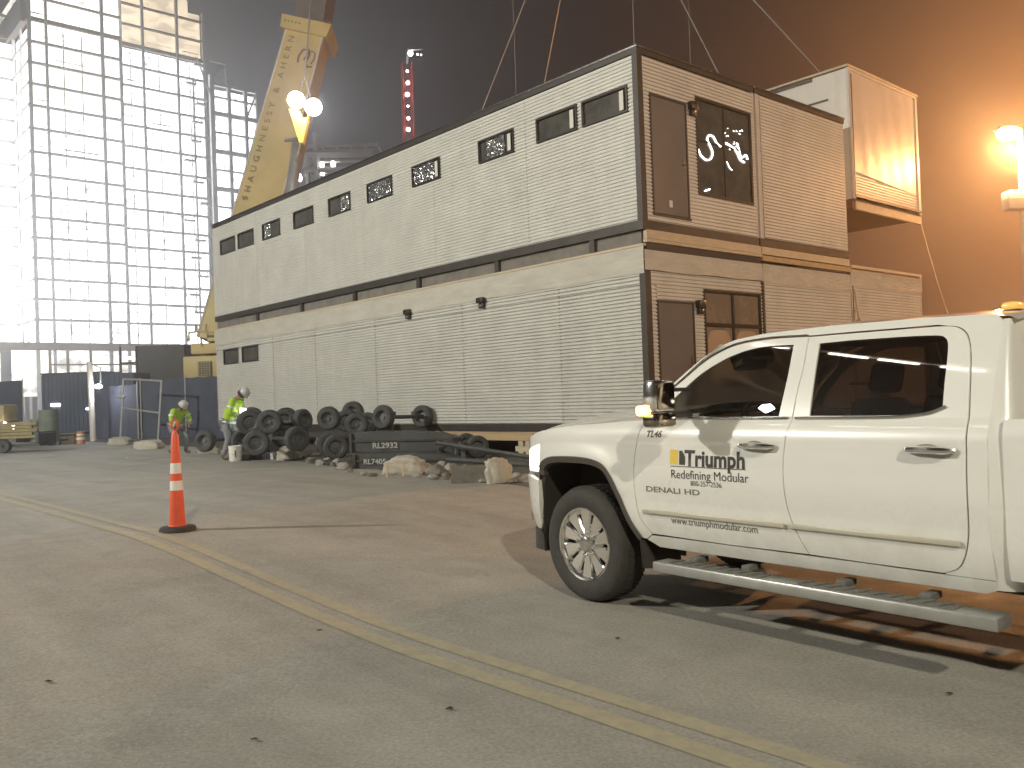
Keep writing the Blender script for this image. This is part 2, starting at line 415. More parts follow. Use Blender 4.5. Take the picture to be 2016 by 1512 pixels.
def end_door(par, b0, b1, z0, z1):
    d = box('door', 'door_paint', par, b0+.04, b1-.04, -.02, .03, z0+.02, z1-.04)
    fr = MB(); fr.box(b0, b0+.037, -.035, .05, z0, z1).box(b1-.037, b1, -.035, .05, z0, z1).box(b0+.037, b1-.037, -.035, .05, z1-.037, z1).box(b0-.01, b1+.02, -.05, .04, z0-.03, z0)
    fr.build('door_frame', 'trim', d)
    h = MB(); h.box(b1-.14, b1-.075, -.030, -.021, z0+.92, z0+1.18); h.tube([(b1-.11,-.05,z0+1.0),(b1-.22,-.05,z0+1.0)], .012); h.tube([(b1-.11,-.02,z0+1.0),(b1-.11,-.055,z0+1.0)], .012)
    h.build('handle', 'chrome_worn', d)
    n = MB(); n.box(b0+.47, b0+.56, -.024, -.021, z0+.16, z0+.29, mtx=None); n.build('notice', 'sticker', d)
def wall_lamp(par, b, z, face='R'):
    m = MB()
    if face == 'R': m.bbox(b-.10, b+.10, -.14, -.017, z-.02, z+.13, .02); m.bbox(b-.07, b+.07, -.11, -.017, z-.13, z-.02, .02)
    else: m.bbox(-.15, -.017, b-.11, b+.11, z-.01, z+.11, .02); m.bbox(-.11, -.017, b-.08, b+.08, z-.12, z-.01, .02)
    o = m.build('wall_lamp', 'lamp_body', par)
    k = MB()
    if face == 'R': k.lathe([(.0,-.145),(.03,-.14),(.035,-.12)], 10, 'y', (b,0,z-.06))
    else: k.lathe([(.0,-.145),(.03,-.14),(.035,-.11)], 10, 'x', (0,b,z-.06))
    k.build('lens', 'chrome_worn', o)
LEN = 18.84
def at_b(b, z=0): p = Vector((BX, BY, 0))+E2*b; return (p.x, p.y, z)

# --- upper corner module
up = empty('office_module', at_b(0), TH, 'upper corner module with ten small side windows, a door and tall end window', 'office module', 'modular office units stacked in two storeys')
WU = [(17.05,18.20),(15.68,16.82),(13.88,15.05),(11.85,13.02),(9.86,11.0),(7.88,9.03),(5.90,7.02),(3.34,4.5),(1.50,2.65),(.22,1.37)]
zc0, zc1, zw0, zw1 = 4.60, 7.585, 6.59, 7.085
w = corr('L', .10, LEN-.08, zc0, zw0)
merge(w, corr('L', .10, LEN-.08, zw1, zc1))
cuts = sorted(WU); u = .10
for a0, a1 in cuts:
    merge(w, corr('L', u, a0, zw0, zw1)); u = a1
merge(w, corr('L', u, LEN-.08, zw0, zw1))
w.build('side_wall', 'siding', up)
w = MB()
db0, db1, dz0, dz1 = .28, 1.35, 4.74, 6.93
wb0, wb1, wz0, wz1 = 1.64, 3.49, 5.25, 7.14
for (a,b,c,d) in [(.12,3.57,wz1,zc1),(.12,3.57,zc0,dz0),(.12,db0,dz0,dz1),(db1,wb0,dz0,dz1),(.12,wb0,dz1,wz1),(wb1,3.57,dz0,wz1),(wb0,wb1,dz0,wz0)]:
    merge(w, corr('R', a, b, c, d))
w.build('end_wall', 'siding', up)
for a in (3.0,6.2,9.3,12.4,15.5): box('siding_joint', 'joint', up, -.0235,-.002, a-.006,a+.006, zc0+.02, 6.58 if any(p-.1<a<q+.1 for p,q in WU) else zc1-.02)
t = MB(); t.box(-.02,.05, .0,.10, zc0, 7.60); t.box(-.0199+.02,.12,-.02,.0,zc0,7.60); t.box(-.02,0,-.02,0,zc0,7.60)
t.build('corner_post', 'trim', up)
t = MB(); t.box(-.025,.05, -.025, LEN, 7.60, 7.70).box(.05,3.62,-.025,.05,7.60,7.70); t.build('fascia', 'trim', up)
t = MB(); t.box(-.04,3.64,-.04,LEN+.02,7.703,7.735); t.build('roof', 'chrome_worn', up)
t = MB(); t.box(-.015,.06, LEN-.08, LEN, zc0, 7.60).box(.06,3.60,LEN-.03,LEN,zc0,7.60); t.build('far_end_wall', 'siding_light', up)
t = MB(); t.box(3.57,3.63,-.012,.04,zc0,7.60).box(3.60,3.63,.04,LEN,zc0,7.60); t.build('party_wall', 'pole_white', up)
t = MB(); t.box(-.022,.03,-.022,LEN,4.43,4.597).box(.03,3.62,-.022,.03,4.43,4.597)
for a in (1.2,4.0,6.9,9.8,12.7,15.6): t.box(-.01,.055,a,a+.13,4.175,4.427)
t.build('floor_beam', 'steel_dark', up)
t = MB(); t.box(.06,.10,.1,LEN,4.175,4.427).box(.1,3.55,LEN-.3,LEN-.2,4.175,4.427); t.build('gap_board', 'gap_board', up)
box('floor', 'interior', up, .02, 3.56, .05, LEN-.05, 4.60, 4.66)
for i,(a0,a1) in enumerate(WU):
    win_L(up, a0, a1, zw0+.005, zw1-.005, 'window_glass_flat', i >= 6, {2:(.55,.95),4:(.0,.45),5:(.0,1.),6:(.22,1.),7:(.25,.8)}.get(i))
box('dark_interior', 'interior', up, .25, .27, .15, LEN-.1, 4.7, 7.5)
end_door(up, db0, db1, dz0, dz1)
wall_lamp(up, 1.50, 6.85)
f = MB(); w_ = .05
f.box(wb0,wb1,-.03,.05,wz0,wz0+w_).box(wb0,wb1,-.03,.05,wz1-w_,wz1).box(wb0,wb0+w_,-.03,.05,wz0+w_,wz1-w_).box(wb1-w_,wb1,-.03,.05,wz0+w_,wz1-w_)
f.box((wb0+wb1)/2-.02,(wb0+wb1)/2+.02,-.012,.04,wz0+w_,wz1-w_).box(wb0+w_,wb1-w_,-.010,.038,wz0+1.05,wz0+1.085)
wo = f.build('end_window', 'frame_dark', up)
box('pane', 'window_glass_flat', wo, wb0+w_+.003, wb1-w_-.003, .012,.03, wz0+w_+.003, wz1-w_-.003)
# painted glare: glowing tubes stand for reflections in the end window's plastic
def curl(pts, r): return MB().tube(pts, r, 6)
def film(pts, r=.011):  # smooth tube for one glare streak
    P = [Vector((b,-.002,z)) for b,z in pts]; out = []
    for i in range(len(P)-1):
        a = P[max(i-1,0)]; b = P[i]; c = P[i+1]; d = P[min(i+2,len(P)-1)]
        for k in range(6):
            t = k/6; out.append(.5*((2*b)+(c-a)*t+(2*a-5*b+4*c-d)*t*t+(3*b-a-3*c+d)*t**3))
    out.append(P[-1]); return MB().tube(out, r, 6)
film([(1.72,6.13),(1.80,6.02),(1.97,5.96),(2.12,6.02),(2.17,6.14),(2.10,6.26),(2.02,6.36),(2.08,6.46),(2.22,6.45),(2.33,6.34),(2.45,6.30)], .014).build('light_streak', 'glare_glow', wo)
film([(2.62,6.40),(2.80,6.36),(2.98,6.28),(3.10,6.14),(3.24,6.10)], .014).build('light_streak', 'glare_glow', wo)
film([(3.02,6.45),(3.08,6.30),(3.14,6.18),(3.30,6.26),(3.36,6.18)], .013).build('light_streak', 'glare_glow', wo)
film([(2.63,6.03),(2.72,5.92),(2.80,5.88)], .006).build('light_streak', 'glare_glow', wo)
film([(1.88,5.35),(1.95,5.37),(2.03,5.40)], .014).build('light_streak', 'glare_glow', wo)
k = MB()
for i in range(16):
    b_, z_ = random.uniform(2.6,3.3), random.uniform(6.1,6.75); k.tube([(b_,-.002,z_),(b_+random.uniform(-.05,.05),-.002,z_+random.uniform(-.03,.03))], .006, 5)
k.build('light_streak', 'glare_glow', wo)

# --- upper middle module
um = empty('office_module', at_b(3.69), TH, 'upper middle module with a blank corrugated end wall, right of the corner module', 'office module', 'modular office units stacked in two storeys')
W2 = 3.60
corr('R', .15, W2-.02, 4.62, 7.60).build('end_wall', 'siding', um)
t = MB(); t.box(0,.05,-.02,.03,4.6,7.6).box(.05,.15,-.008,.03,4.6,7.6); t.box(.0,.03,.03,LEN,4.6,7.6).box(W2-.02,W2+.0,-.01,LEN,4.6,7.6); t.build('side_wall', 'pole_white', um)
t = MB(); t.box(-.02,W2+.02,-.028,.05,7.605,7.705); t.build('fascia', 'trim', um)
box('roof', 'chrome_worn', um, -.02, W2+.04, -.04, LEN, 7.708, 7.738)
t = MB(); t.box(-.02,W2,-.022,.03,4.44,4.597).box(W2-.05,W2,.03,LEN,4.44,4.597); t.build('floor_beam', 'steel_dark', um)
box('floor', 'interior', um, .05, W2-.05, .05, LEN, 4.60, 4.64)

# --- lower modules
def lower(b0, w, first, label, top=4.17):
    o = empty('office_module', at_b(b0), TH, label, 'office module', 'modular office units stacked in two storeys')
    return o
lo = lower(0, 3.66, True, 'lower corner module with striped siding, plastic-wrapped top and two small far windows')
WL = [(17.05,18.20),(15.60,16.77)]
w = corr('L', .10, LEN-.04, .95, 2.935, .034); merge(w, corr('L', .10, LEN-.04, 3.445, 3.66, .034))
u = .10
for a0,a1 in sorted(WL): merge(w, corr('L', u, a0, 2.935, 3.445, .034)); u = a1
merge(w, corr('L', u, LEN-.04, 2.935, 3.445, .034)); w.build('side_wall', 'siding', lo)
for a in (2.2,5.3,8.9,12.0,14.6): box('siding_joint', 'joint', lo, -.0365,-.002, a-.006,a+.006, .97, 3.62)
for a0,a1 in WL: win_L(lo, a0, a1, 2.94, 3.44, 'window_glass_flat')
w = MB()
d0, d1, e0, e1_ = .28, 1.35, .98, 3.17
q0, q1, r0, r1 = 1.67, 3.59, 1.55, 3.44
for (a,b,c,d) in [(.13,3.64,r1,3.70),(.13,d0,.95,r1),(d0,q0,e1_,r1),(d1,q0,.95,e1_),(q0,q1,.95,r0),(q1,3.64,.95,r1)]:
    merge(w, corr('R', a, b, c, d))
w.build('end_wall', 'siding', lo)
end_door(lo, d0, d1, e0, e1_); wall_lamp(lo, 1.50, 3.08); wall_lamp(lo, 7.33, 3.60, 'L'); wall_lamp(lo, 4.53, 3.58, 'L')
f = MB()
f.box(q0,q1,-.03,.05,r0,r0+w_).box(q0,q1,-.03,.05,r1-w_,r1).box(q0,q0+w_,-.03,.05,r0+w_,r1-w_).box(q1-w_,q1,-.03,.05,r0+w_,r1-w_)
f.box((q0+q1)/2-.03,(q0+q1)/2+.03,-.02,.04,r0+w_,r1-w_).box(q0+w_,(q0+q1)/2-.03,-.018,.038,2.73,2.80).box((q0+q1)/2+.03,q1-w_,-.018,.038,2.73,2.80)
wo2 = f.build('end_window', 'frame_dark', lo)
mat('pane_lower', (.26,.21,.16), .25, 0, .25, 1.4, .2, 2.5, spec=.7)
mat('pane_lower_pale', (.50,.36,.24), .35, 0, .15, 2)
box('pane', 'pane_lower', wo2, q0+w_+.003, q1-w_-.003, .012,.03, r0+w_+.003, r1-w_-.003)
for c in ((q0+(q0+q1)/2)/2+.01, (q1+(q0+q1)/2)/2-.01):      # pale rounded patches of film
    pts = []
    for k in range(20):
        a = 2*pi*k/20; pts.append((c+.38*math.copysign(abs(cos(a))**.5, cos(a)), 2.20+.47*math.copysign(abs(sin(a))**.5, sin(a))))
    MB().prism(pts, .004, .0095, 'y').build('film', 'pane_lower_pale', wo2)
t = MB(); t.box(-.03,.05,0,.10,.95,3.80).box(0,.13,-.03,0,.95,3.80).box(-.03,0,-.03,0,.95,3.80); t.build('corner_post', 'trim', lo)
t = MB(); t.box(3.64,3.70,-.04,.03,.95,3.70).box(.03,3.6,LEN-.04,LEN,.95,3.66); t.build('edge_trim', 'trim', lo)
t = MB(); t.box(-.02,.05,.0,LEN,.795,.945).box(.05,3.66,-.02,.05,.795,.945); t.build('floor_beam', 'trim', lo)
box('floor', 'interior', lo, .02, 3.62, .05, LEN-.05, .96, .99)
def wrap_mb(face, u0, u1, z0, z1, off=.03, n=70, rag=.04):
    """loose plastic sheet: creased strip with a ragged lower edge"""
    m = MB(); rows = 7; vs = []; rnd = random.Random(int(u1*10)+len(face))
    ph = [rnd.uniform(0,6) for _ in range(6)]
    for j in range(rows+1):
        for i in range(n+1):
            u = u0+(u1-u0)*i/n; t = j/rows
            lowz = z0+rag*.35*(.5*sin(u*1.1+ph[0])+.5*sin(u*3.7+ph[1]))
            z = lowz+(z1-lowz)*t
            d = off+.006*sin(u*2.3+ph[2]+t*2)*sin(t*pi)+.003*sin(u*9+ph[3]+t*5)*(1-t)+.006*rnd.random()*(1-t)**.5
            vs.append((-d,u,z) if face == 'L' else (u,-d,z))
    m.add(vs, [(j*(n+1)+i, j*(n+1)+i+1, (j+1)*(n+1)+i+1, (j+1)*(n+1)+i) for j in range(rows) for i in range(n)], True); return m
t = wrap_mb('L', -.03, LEN+.02, 3.64, 4.12, .046, 200); t.build('plastic_wrap', 'plastic_wrap', lo)
wrap_mb('R', -.03, 3.68, 3.70, 4.06, .035, 60).build('plastic_wrap', 'plastic_wrap', lo)
t = MB(); t.box(-.05,.04,-.02,LEN,4.125,4.17).box(.04,3.66,-.05,.04,4.20,4.26); t.build('roof_edge', 'wood_pale', lo)
t = MB(); t.box(.06,3.66,-.035,.05,4.27,4.425); t.build('timber_packing', 'wood_pale', lo)
t = MB(); t.box(.06,3.66,-.02,.05,4.07,4.195); t.build('end_beam', 'trim', lo)
t = MB()
t.box(.0,.18,-.25,7.2,.60,.79); t.build('sill_timber', 'wood', lo)
for a in (.6,3.4,6.0,9,12,15,18.2):
    t = MB(); z = .15
    for k in range(4):
        if k%2: t.box(.02,.62,a-.16,a-.02,z,z+.11).box(.02,.62,a+.06,a+.20,z,z+.11)
        else: t.box(.04,.18,a-.3,a+.32,z,z+.11).box(.42,.56,a-.3,a+.32,z,z+.11)
        z += .111
    o = t.build('timber_crib', 'concrete_dark' if a != 3.4 else 'wood_pale'); 
    o.location = at_b(0); o.rotation_euler = (0,0,TH)
    tag(o, {.6:'pale timber crib under the corner of the lower module',3.4:'light timber crib behind the dark axles, under the lower module'}.get(a, 'stacked timber crib holding up the long side of the lower module'), 'timber crib', 'timber cribs under the long side of the lower module' if a > 3.5 else None)

lm = lower(3.69, 3.63, False, 'lower middle module with blank siding under a plastic-wrapped top edge')
corr('R', .06, 3.60, .95, 3.70).build('end_wall', 'siding', lm)
wrap_mb('R', .02, 3.62, 3.68, 4.07, .03, 60).build('plastic_wrap', 'plastic_wrap', lm)
t = MB(); t.box(0,3.6,-.035,.05,4.27,4.425); t.build('timber_packing', 'wood_pale', lm)
t = MB(); t.box(0,3.62,-.05,.05,4.13,4.24); t.build('roof_edge', 'wood', lm)
t = MB(); t.box(0,.05,-.01,LEN,.95,4.0).box(3.6,3.63,-.01,LEN,.95,4.0); t.build('side_wall', 'pole_white', lm)
box('roof', 'interior', lm, .05,3.6,.06,LEN,4.08,4.12)
lr = lower(7.36, 3.64, False, 'lower right module with shiny film round its open roof edge, under the hanging module')
corr('R', .08, 3.58, .95, 3.86).build('end_wall', 'siding', lr)
wrap_mb('R', -.02, 3.66, 3.82, 4.20, .03, 60).build('plastic_wrap', 'plastic_wrap', lr)
t = MB(); t.box(-.02,3.66,-.05,.03,4.24,4.31).box(-.02,3.66,-.04,.03,4.14,4.18); t.build('roof_edge', 'wood_pale', lr)
t = MB(); t.box(0,.05,-.01,LEN,.95,4.14).box(3.58,3.64,-.02,LEN,.95,4.3); t.build('side_wall', 'pole_white', lr)
box('roof', 'interior', lr, .05,3.57,.06,LEN,4.08,4.12)
# loose strap and fitting hanging on the seam between the lower modules
st = MB(); st.tube([(7.36,-.09,3.72),(7.37,-.12,3.3),(7.42,-.13,3.05)], .02, 6); st.lathe([(.02,.0),(.09,-.12),(.12,-.25),(.04,-.30)], 10, 'z', (7.42,-.14,3.07)); st.tube([(7.42,-.13,3.05),(7.58,-.12,2.9),(7.64,-.1,2.72)], .018, 6); st.tube([(7.42,-.13,3.05),(7.25,-.12,2.85)], .018, 6)
o = st.build('lifting_strap', 'rope'); o.location = at_b(0); o.rotation_euler = (0,0,TH); tag(o, 'brown lifting strap hanging on the seam between the middle and right lower modules', 'strap')

# --- hanging module
bw = Vector((11.06-8.26, 23.5-21, 0)); hth = math.atan2(bw.y, bw.x)
hb = empty('office_module', (8.26,21,0), hth, 'module hanging in the air from the crane, lit orange at the lower right', 'office module', 'modular office units stacked in two storeys')
WH = 3.70
corr('R', .14, WH-.12, 6.06, 9.02, .016).build('end_wall', 'siding', hb)
t = MB(); t.box(0,.14,-.03,.03,5.95,9.10).box(WH-.12,WH,-.03,.03,5.95,9.10).box(.14,WH-.12,-.03,.03,9.03,9.10); t.build('end_trim', 'pole_white', hb)
t = MB(); t.box(.10,.125,-.045,-.032,6.0,8.95).box(.1,WH,-.05,-.032,6.0,6.05); t.build('dark_edge', 'trim', hb)
t = MB(); t.box(0,.03,.03,LEN,5.95,9.08); t.build('side_wall', 'wrap_white', hb)
t = MB(); t.box(-.02,-.003,.5,4.6,8.42,8.47).box(-.03,0,.9,LEN,9.0,9.09); t.build('side_batten', 'trim', hb)
t = MB(); t.box(-.05,WH+.05,-.05,LEN,9.105,9.16); t.build('roof', 'wood_pale', hb)
t = MB(); t.box(.0,.12,0,.4,5.72,5.945).box(.0,WH,-.02,.08,5.90,5.945).box(.08,WH-.08,.1,LEN,5.80,5.90).box(0,.08,.4,LEN,5.72,5.90); t.build('floor_beam', 'rust_steel', hb)
t = MB(); t.box(.13,WH-.02,-.03,.05,5.70,5.895); t.build('floor_timber', 'wood_pale', hb)
box('far_side', 'pole_white', hb, WH-.03, WH, .03, LEN, 5.95, 9.08)
# loose sheet over its end wall (upper part reads smooth)
sh = MB(); n_=24
vs=[]
for j in range(15):
    for i in range(n_+1):
        u=.14+(WH-.40)*i/n_; t_=j/14; lz=6.62-.05*u; z=lz+(9.02-lz)*t_
        vs.append((u, -.026-.004*sin(u*1.7+t_*2)-.002*sin(u*9+t_*4), z))
sh.add(vs,[(j*(n_+1)+i,j*(n_+1)+i+1,(j+1)*(n_+1)+i+1,(j+1)*(n_+1)+i) for j in range(14) for i in range(n_)],True)
glass('film_clear', (.9,.88,.85), .08, .25)
mat('film_milky', (.68,.60,.54), .35, 0, .06, 1.5, .25, 3)
sh.build('film', 'film_milky', hb)
hook = Vector((3.4,29.3,20.5))
def hpt(b, a, z): return Vector((8.26,21,0))+Vector((cos(hth),sin(hth),0))*b+Vector((-sin(hth),cos(hth),0))*a+Vector((0,0,z))
for k,(b,a,l) in enumerate([(0.02,3.2,'near left sling holding the hanging module from above'),(3.6,1.6,'near right sling rising from the roof edge of the hanging module'),(.02,15.5,'far left sling of the hanging module'),(3.6,15.5,'far right sling of the hanging module')]):
    o = MB().tube([hpt(b,a,9.15), hook], .022, 6).build('lifting_sling', 'cable_steel'); tag(o, l, 'sling', 'slings of the hanging module')
pr = MB(); pr.tube([hook, hook+Vector((-8,9,38))], .05, 6)
tag(pr.build('hoist_rope', 'cable_steel'), 'hoist rope above the slings of the hanging module', 'rope')
a_ = hpt(WH,0,5.75); b_ = Vector((7.0,13.2,1.3)); pts = [a_.lerp(b_, k/12)-Vector((0,0,.35*sin(pi*k/12))) for k in range(13)]
tag(MB().tube(pts, .012, 5).build('tag_line', 'rope'), 'thin tag line running down from the hanging module behind the pickup', 'rope')
for (x,y,z0,z1,l) in [(.40,24.6,7.72,30,'thin pale line rising above the roof left of its middle'),(2.9,19.0,7.74,30,'thin pale line rising just left of the roof corner'),(5.0,23.2,7.74,26,'thin pale line rising behind the end of the corner module')]:
    tag(MB().tube([(x,y,z0),(x+.02,y,z0+4),(x-.15,y,z1)], .007, 5).build('drop_line', 'cable_steel'), l, 'rope', 'thin lines above the roofs')

# ------------------------------------------------------------------ pickup (x forward, y left, side plane y=0, centre y=-1)
tr = empty('pickup_truck', (TX, TY, 0), pi/2+TT, 'white crew cab pickup with lettering on its front door and chrome wheels', 'pickup truck')
def yo(x, z):
    y = 0.
    if z < .75: y -= .05*((.75-z)/.25)**2
    if z > 1.18: y -= .05*((min(z,1.32)-1.18)/.14)**2
    if z > 1.32: t = z-1.32; y -= t*.34+.14*t*t
    if .78 < z < 1.15: y += .012*sin((z-.78)/.37*pi)
    if x > .25: y -= 1-(max(0., 1-(min(x-.25,.725)/.73)**2.7))**(1/2.7)
    # wheel arch flare
    d = sqrt(x*x+(z-.5)**2)
    if x < .44: y += .022*math.exp(-((d-.56)/.10)**2)
    return y
def ynorm(x, z, f):
    e = .004; dx = (f(x+e,z)-f(x-e,z))/(2*e); dz = (f(x,z+e)-f(x,z-e))/(2*e)
    return Vector((-dx, 1, -dz)).normalized()
def panel(name, outer, holes, m, parent, f=yo, flange=.022, step=.06, off=0., flip=False, lab=None):
    """sheet-metal panel: polygon in (x,z), bent to y=f(x,z), with returned edges"""
    if flip: pass
    loops = [[Vector((a,b,0)) for a,b in outer]]+[[Vector((a,b,0)) for a,b in h] for h in holes]
    flat = [v for l in loops for v in l]
    bm = bmesh.new(); bv = [bm.verts.new(v) for v in flat]
    for t in geometry.tessellate_polygon(loops):
        try: bm.faces.new([bv[i] for i in t])
        except ValueError: pass
    xs_ = [v.x for v in flat]; zs_ = [v.y for v in flat]
    for ax, lo_, hi_ in ((0,min(xs_),max(xs_)),(1,min(zs_),max(zs_))):
        k = math.ceil(lo_/step)
        while k*step < hi_:
            co = Vector((k*step,0,0)) if ax == 0 else Vector((0,k*step,0)); no = Vector((1,0,0)) if ax == 0 else Vector((0,1,0))
            bmesh.ops.bisect_plane(bm, geom=bm.verts[:]+bm.edges[:]+bm.faces[:], plane_co=co, plane_no=no, dist=1e-5); k += 1
    bm.verts.index_update(); bm.verts.ensure_lookup_table()
    P = [(v.co.x, v.co.y) for v in bm.verts]
    sgn = -1 if flip else 1
    def Q(x, z, d=0.):
        y = f(x,z)+off-d
        return (x, (-2-y) if flip else y, z)
    vs = [Q(x,z) for x,z in P]; nr = []
    for x,z in P:
        nn = ynorm(x,z,f); nr.append(Vector((nn.x, -nn.y if flip else nn.y, nn.z)))
    fs = []; ln = []
    for fc in bm.faces:
        idx = [v.index for v in fc.verts]
        a,b,c = [Vector(vs[i]) for i in idx[:3]]
        if (b-a).cross(c-a).dot(nr[idx[0]]) < 0: idx.reverse()
        fs.append(idx); ln += [nr[i] for i in idx]
    for e in bm.edges:
        if e.is_boundary:
            i, j = e.verts[0].index, e.verts[1].index; n = len(vs)
            vs += [vs[i], vs[j], Q(*P[j], flange), Q(*P[i], flange)]
            fc = e.link_faces[0]; cen = fc.calc_center_median()
            mid = (Vector((P[i][0],P[i][1],0))+Vector((P[j][0],P[j][1],0)))/2
            o = mid-cen; ed = Vector((P[j][0]-P[i][0],P[j][1]-P[i][1],0)); 
            if ed.length < 1e-7: ed = Vector((1,0,0))
            ed.normalize(); o -= ed*o.dot(ed); o = Vector((o.x,0,o.y)); 
            if o.length < 1e-9: o = Vector((0,0,1))
            o.normalize()
            idx = [n,n+1,n+2,n+3]; a,b,c = [Vector(vs[q]) for q in idx[:3]]
            if (b-a).cross(c-a).dot(o) < 0: idx.reverse()
            fs.append(idx); ln += [(o+nr[i]*.35).normalized() if q in (n,n+1) else o for q in idx]
    bm.free()
    me = bpy.data.meshes.new(name); me.from_pydata(vs, [], fs); me.polygons.foreach_set('use_smooth', [True]*len(fs))
    me.materials.append(M[m]); me.update()
    me.normals_split_custom_set(ln)
    o = bpy.data.objects.new(name, me); COL.objects.link(o); o.parent = parent
    if lab: o['label'] = lab
    return o
def smooth_poly(pts, n=4):
    out = []; m = len(pts)
    for i in range(m):
        a,b,c,d = pts[i-1],pts[i],pts[(i+1)%m],pts[(i+2)%m]
        for k in range(n):
            t = k/n; out.append(tuple(.5*((2*b[q])+(c[q]-a[q])*t+(2*a[q]-5*b[q]+4*c[q]-d[q])*t*t+(3*b[q]-a[q]-3*c[q]+d[q])*t**3) for q in (0,1)))
    return out
def open_smooth(pts, n=5):
    out = []; m = len(pts)
    for i in range(m-1):
        a,b,c,d = pts[max(i-1,0)],pts[i],pts[i+1],pts[min(i+2,m-1)]
        for k in range(n):
            t = k/n; out.append(tuple(.5*((2*b[q])+(c[q]-a[q])*t+(2*a[q]-5*b[q]+4*c[q]-d[q])*t*t+(3*b[q]-a[q]-3*c[q]+d[q])*t**3) for q in (0,1)))
    out.append(pts[-1]); return out
arch = open_smooth([(.452,.905),(.44,.955),(.385,1.012),(.27,1.045),(.05,1.052),(-.13,1.045),(-.265,1.012),(-.35,.935),(-.425,.80),(-.50,.655),(-.585,.525)], 4)
seamF = open_smooth([(-.675,.56),(-.60,.66),(-.565,.80),(-.558,.93),(-.568,1.08),(-.60,1.22),(-.635,1.315)], 4)   # fender / door
fender = [(-.62,.52)]+[(x+.004,z) for x,z in seamF]+[(-.30,1.30),(.0,1.283),(.25,1.262),(.44,1.236),(.60,1.198),(.75,1.142),(.86,1.075),(.90,1.045),(.90,1.00),(.75,1.06),(.60,1.105),(.452,1.14)]+[(.448,1.10),(.452,1.0)]+arch
# B seam
seamB = open_smooth([(-1.86,.56),(-1.80,.68),(-1.755,.80),(-1.738,.93),(-1.738,1.10),(-1.755,1.234),(-1.77,1.32),(-1.772,1.466),(-1.782,1.613),(-1.775,1.795)], 4)
seamC = open_smooth([(-1.779,1.795),(-2.037,1.795),(-2.339,1.793),(-2.58,1.790),(-2.66,1.768),(-2.702,1.719),(-2.728,1.623),(-2.748,1.454),(-2.760,1.289),(-2.762,1.10),(-2.760,.85),(-2.745,.70),(-2.70,.60),(-2.62,.56)], 4)
pil = open_smooth([(-.66,1.34),(-.79,1.50),(-.915,1.60),(-1.03,1.69),(-1.14,1.745),(-1.27,1.785),(-1.506,1.803),(-1.767,1.797)], 4)
win1 = [(-.885,1.335),(-.90,1.46),(-.925,1.533),(-1.023,1.606),(-1.154,1.677),(-1.273,1.722),(-1.396,1.748),(-1.52,1.757),(-1.684,1.752),(-1.695,1.60),(-1.690,1.45),(-1.677,1.335)]
win1 = [(-.76,1.345)]+open_smooth([(-.80,1.42),(-.925,1.528),(-1.023,1.606),(-1.154,1.677),(-1.273,1.722),(-1.396,1.748),(-1.52,1.757),(-1.684,1.752)], 3)+[(-1.690,1.58),(-1.685,1.45),(-1.677,1.335),(-1.2,1.333)]
win2 = open_smooth([(-1.878,1.336),(-1.870,1.5),(-1.855,1.748)],3)+open_smooth([(-2.045,1.752),(-2.347,1.749),(-2.533,1.742),(-2.585,1.727),(-2.607,1.69),(-2.616,1.60),(-2.620,1.5),(-2.627,1.37)],3)+open_smooth([(-2.55,1.350),(-2.42,1.337),(-2.131,1.334)],2)
doorF = [(x-.004,z) for x,z in seamF]+[(x-.004,z-.004) for x,z in pil]+[(x+.004,z) for x,z in reversed(seamB[:-1])]+[(-1.3,.553)]
doorR = [(x-.004,z) for x,z in seamB[:-1]]+[(x+.004,z-.004) for x,z in seamC]+[(-2.2,.556)]
quarter = [(x-.004,z) for x,z in reversed(seamC[18:])]  # up the rear seam
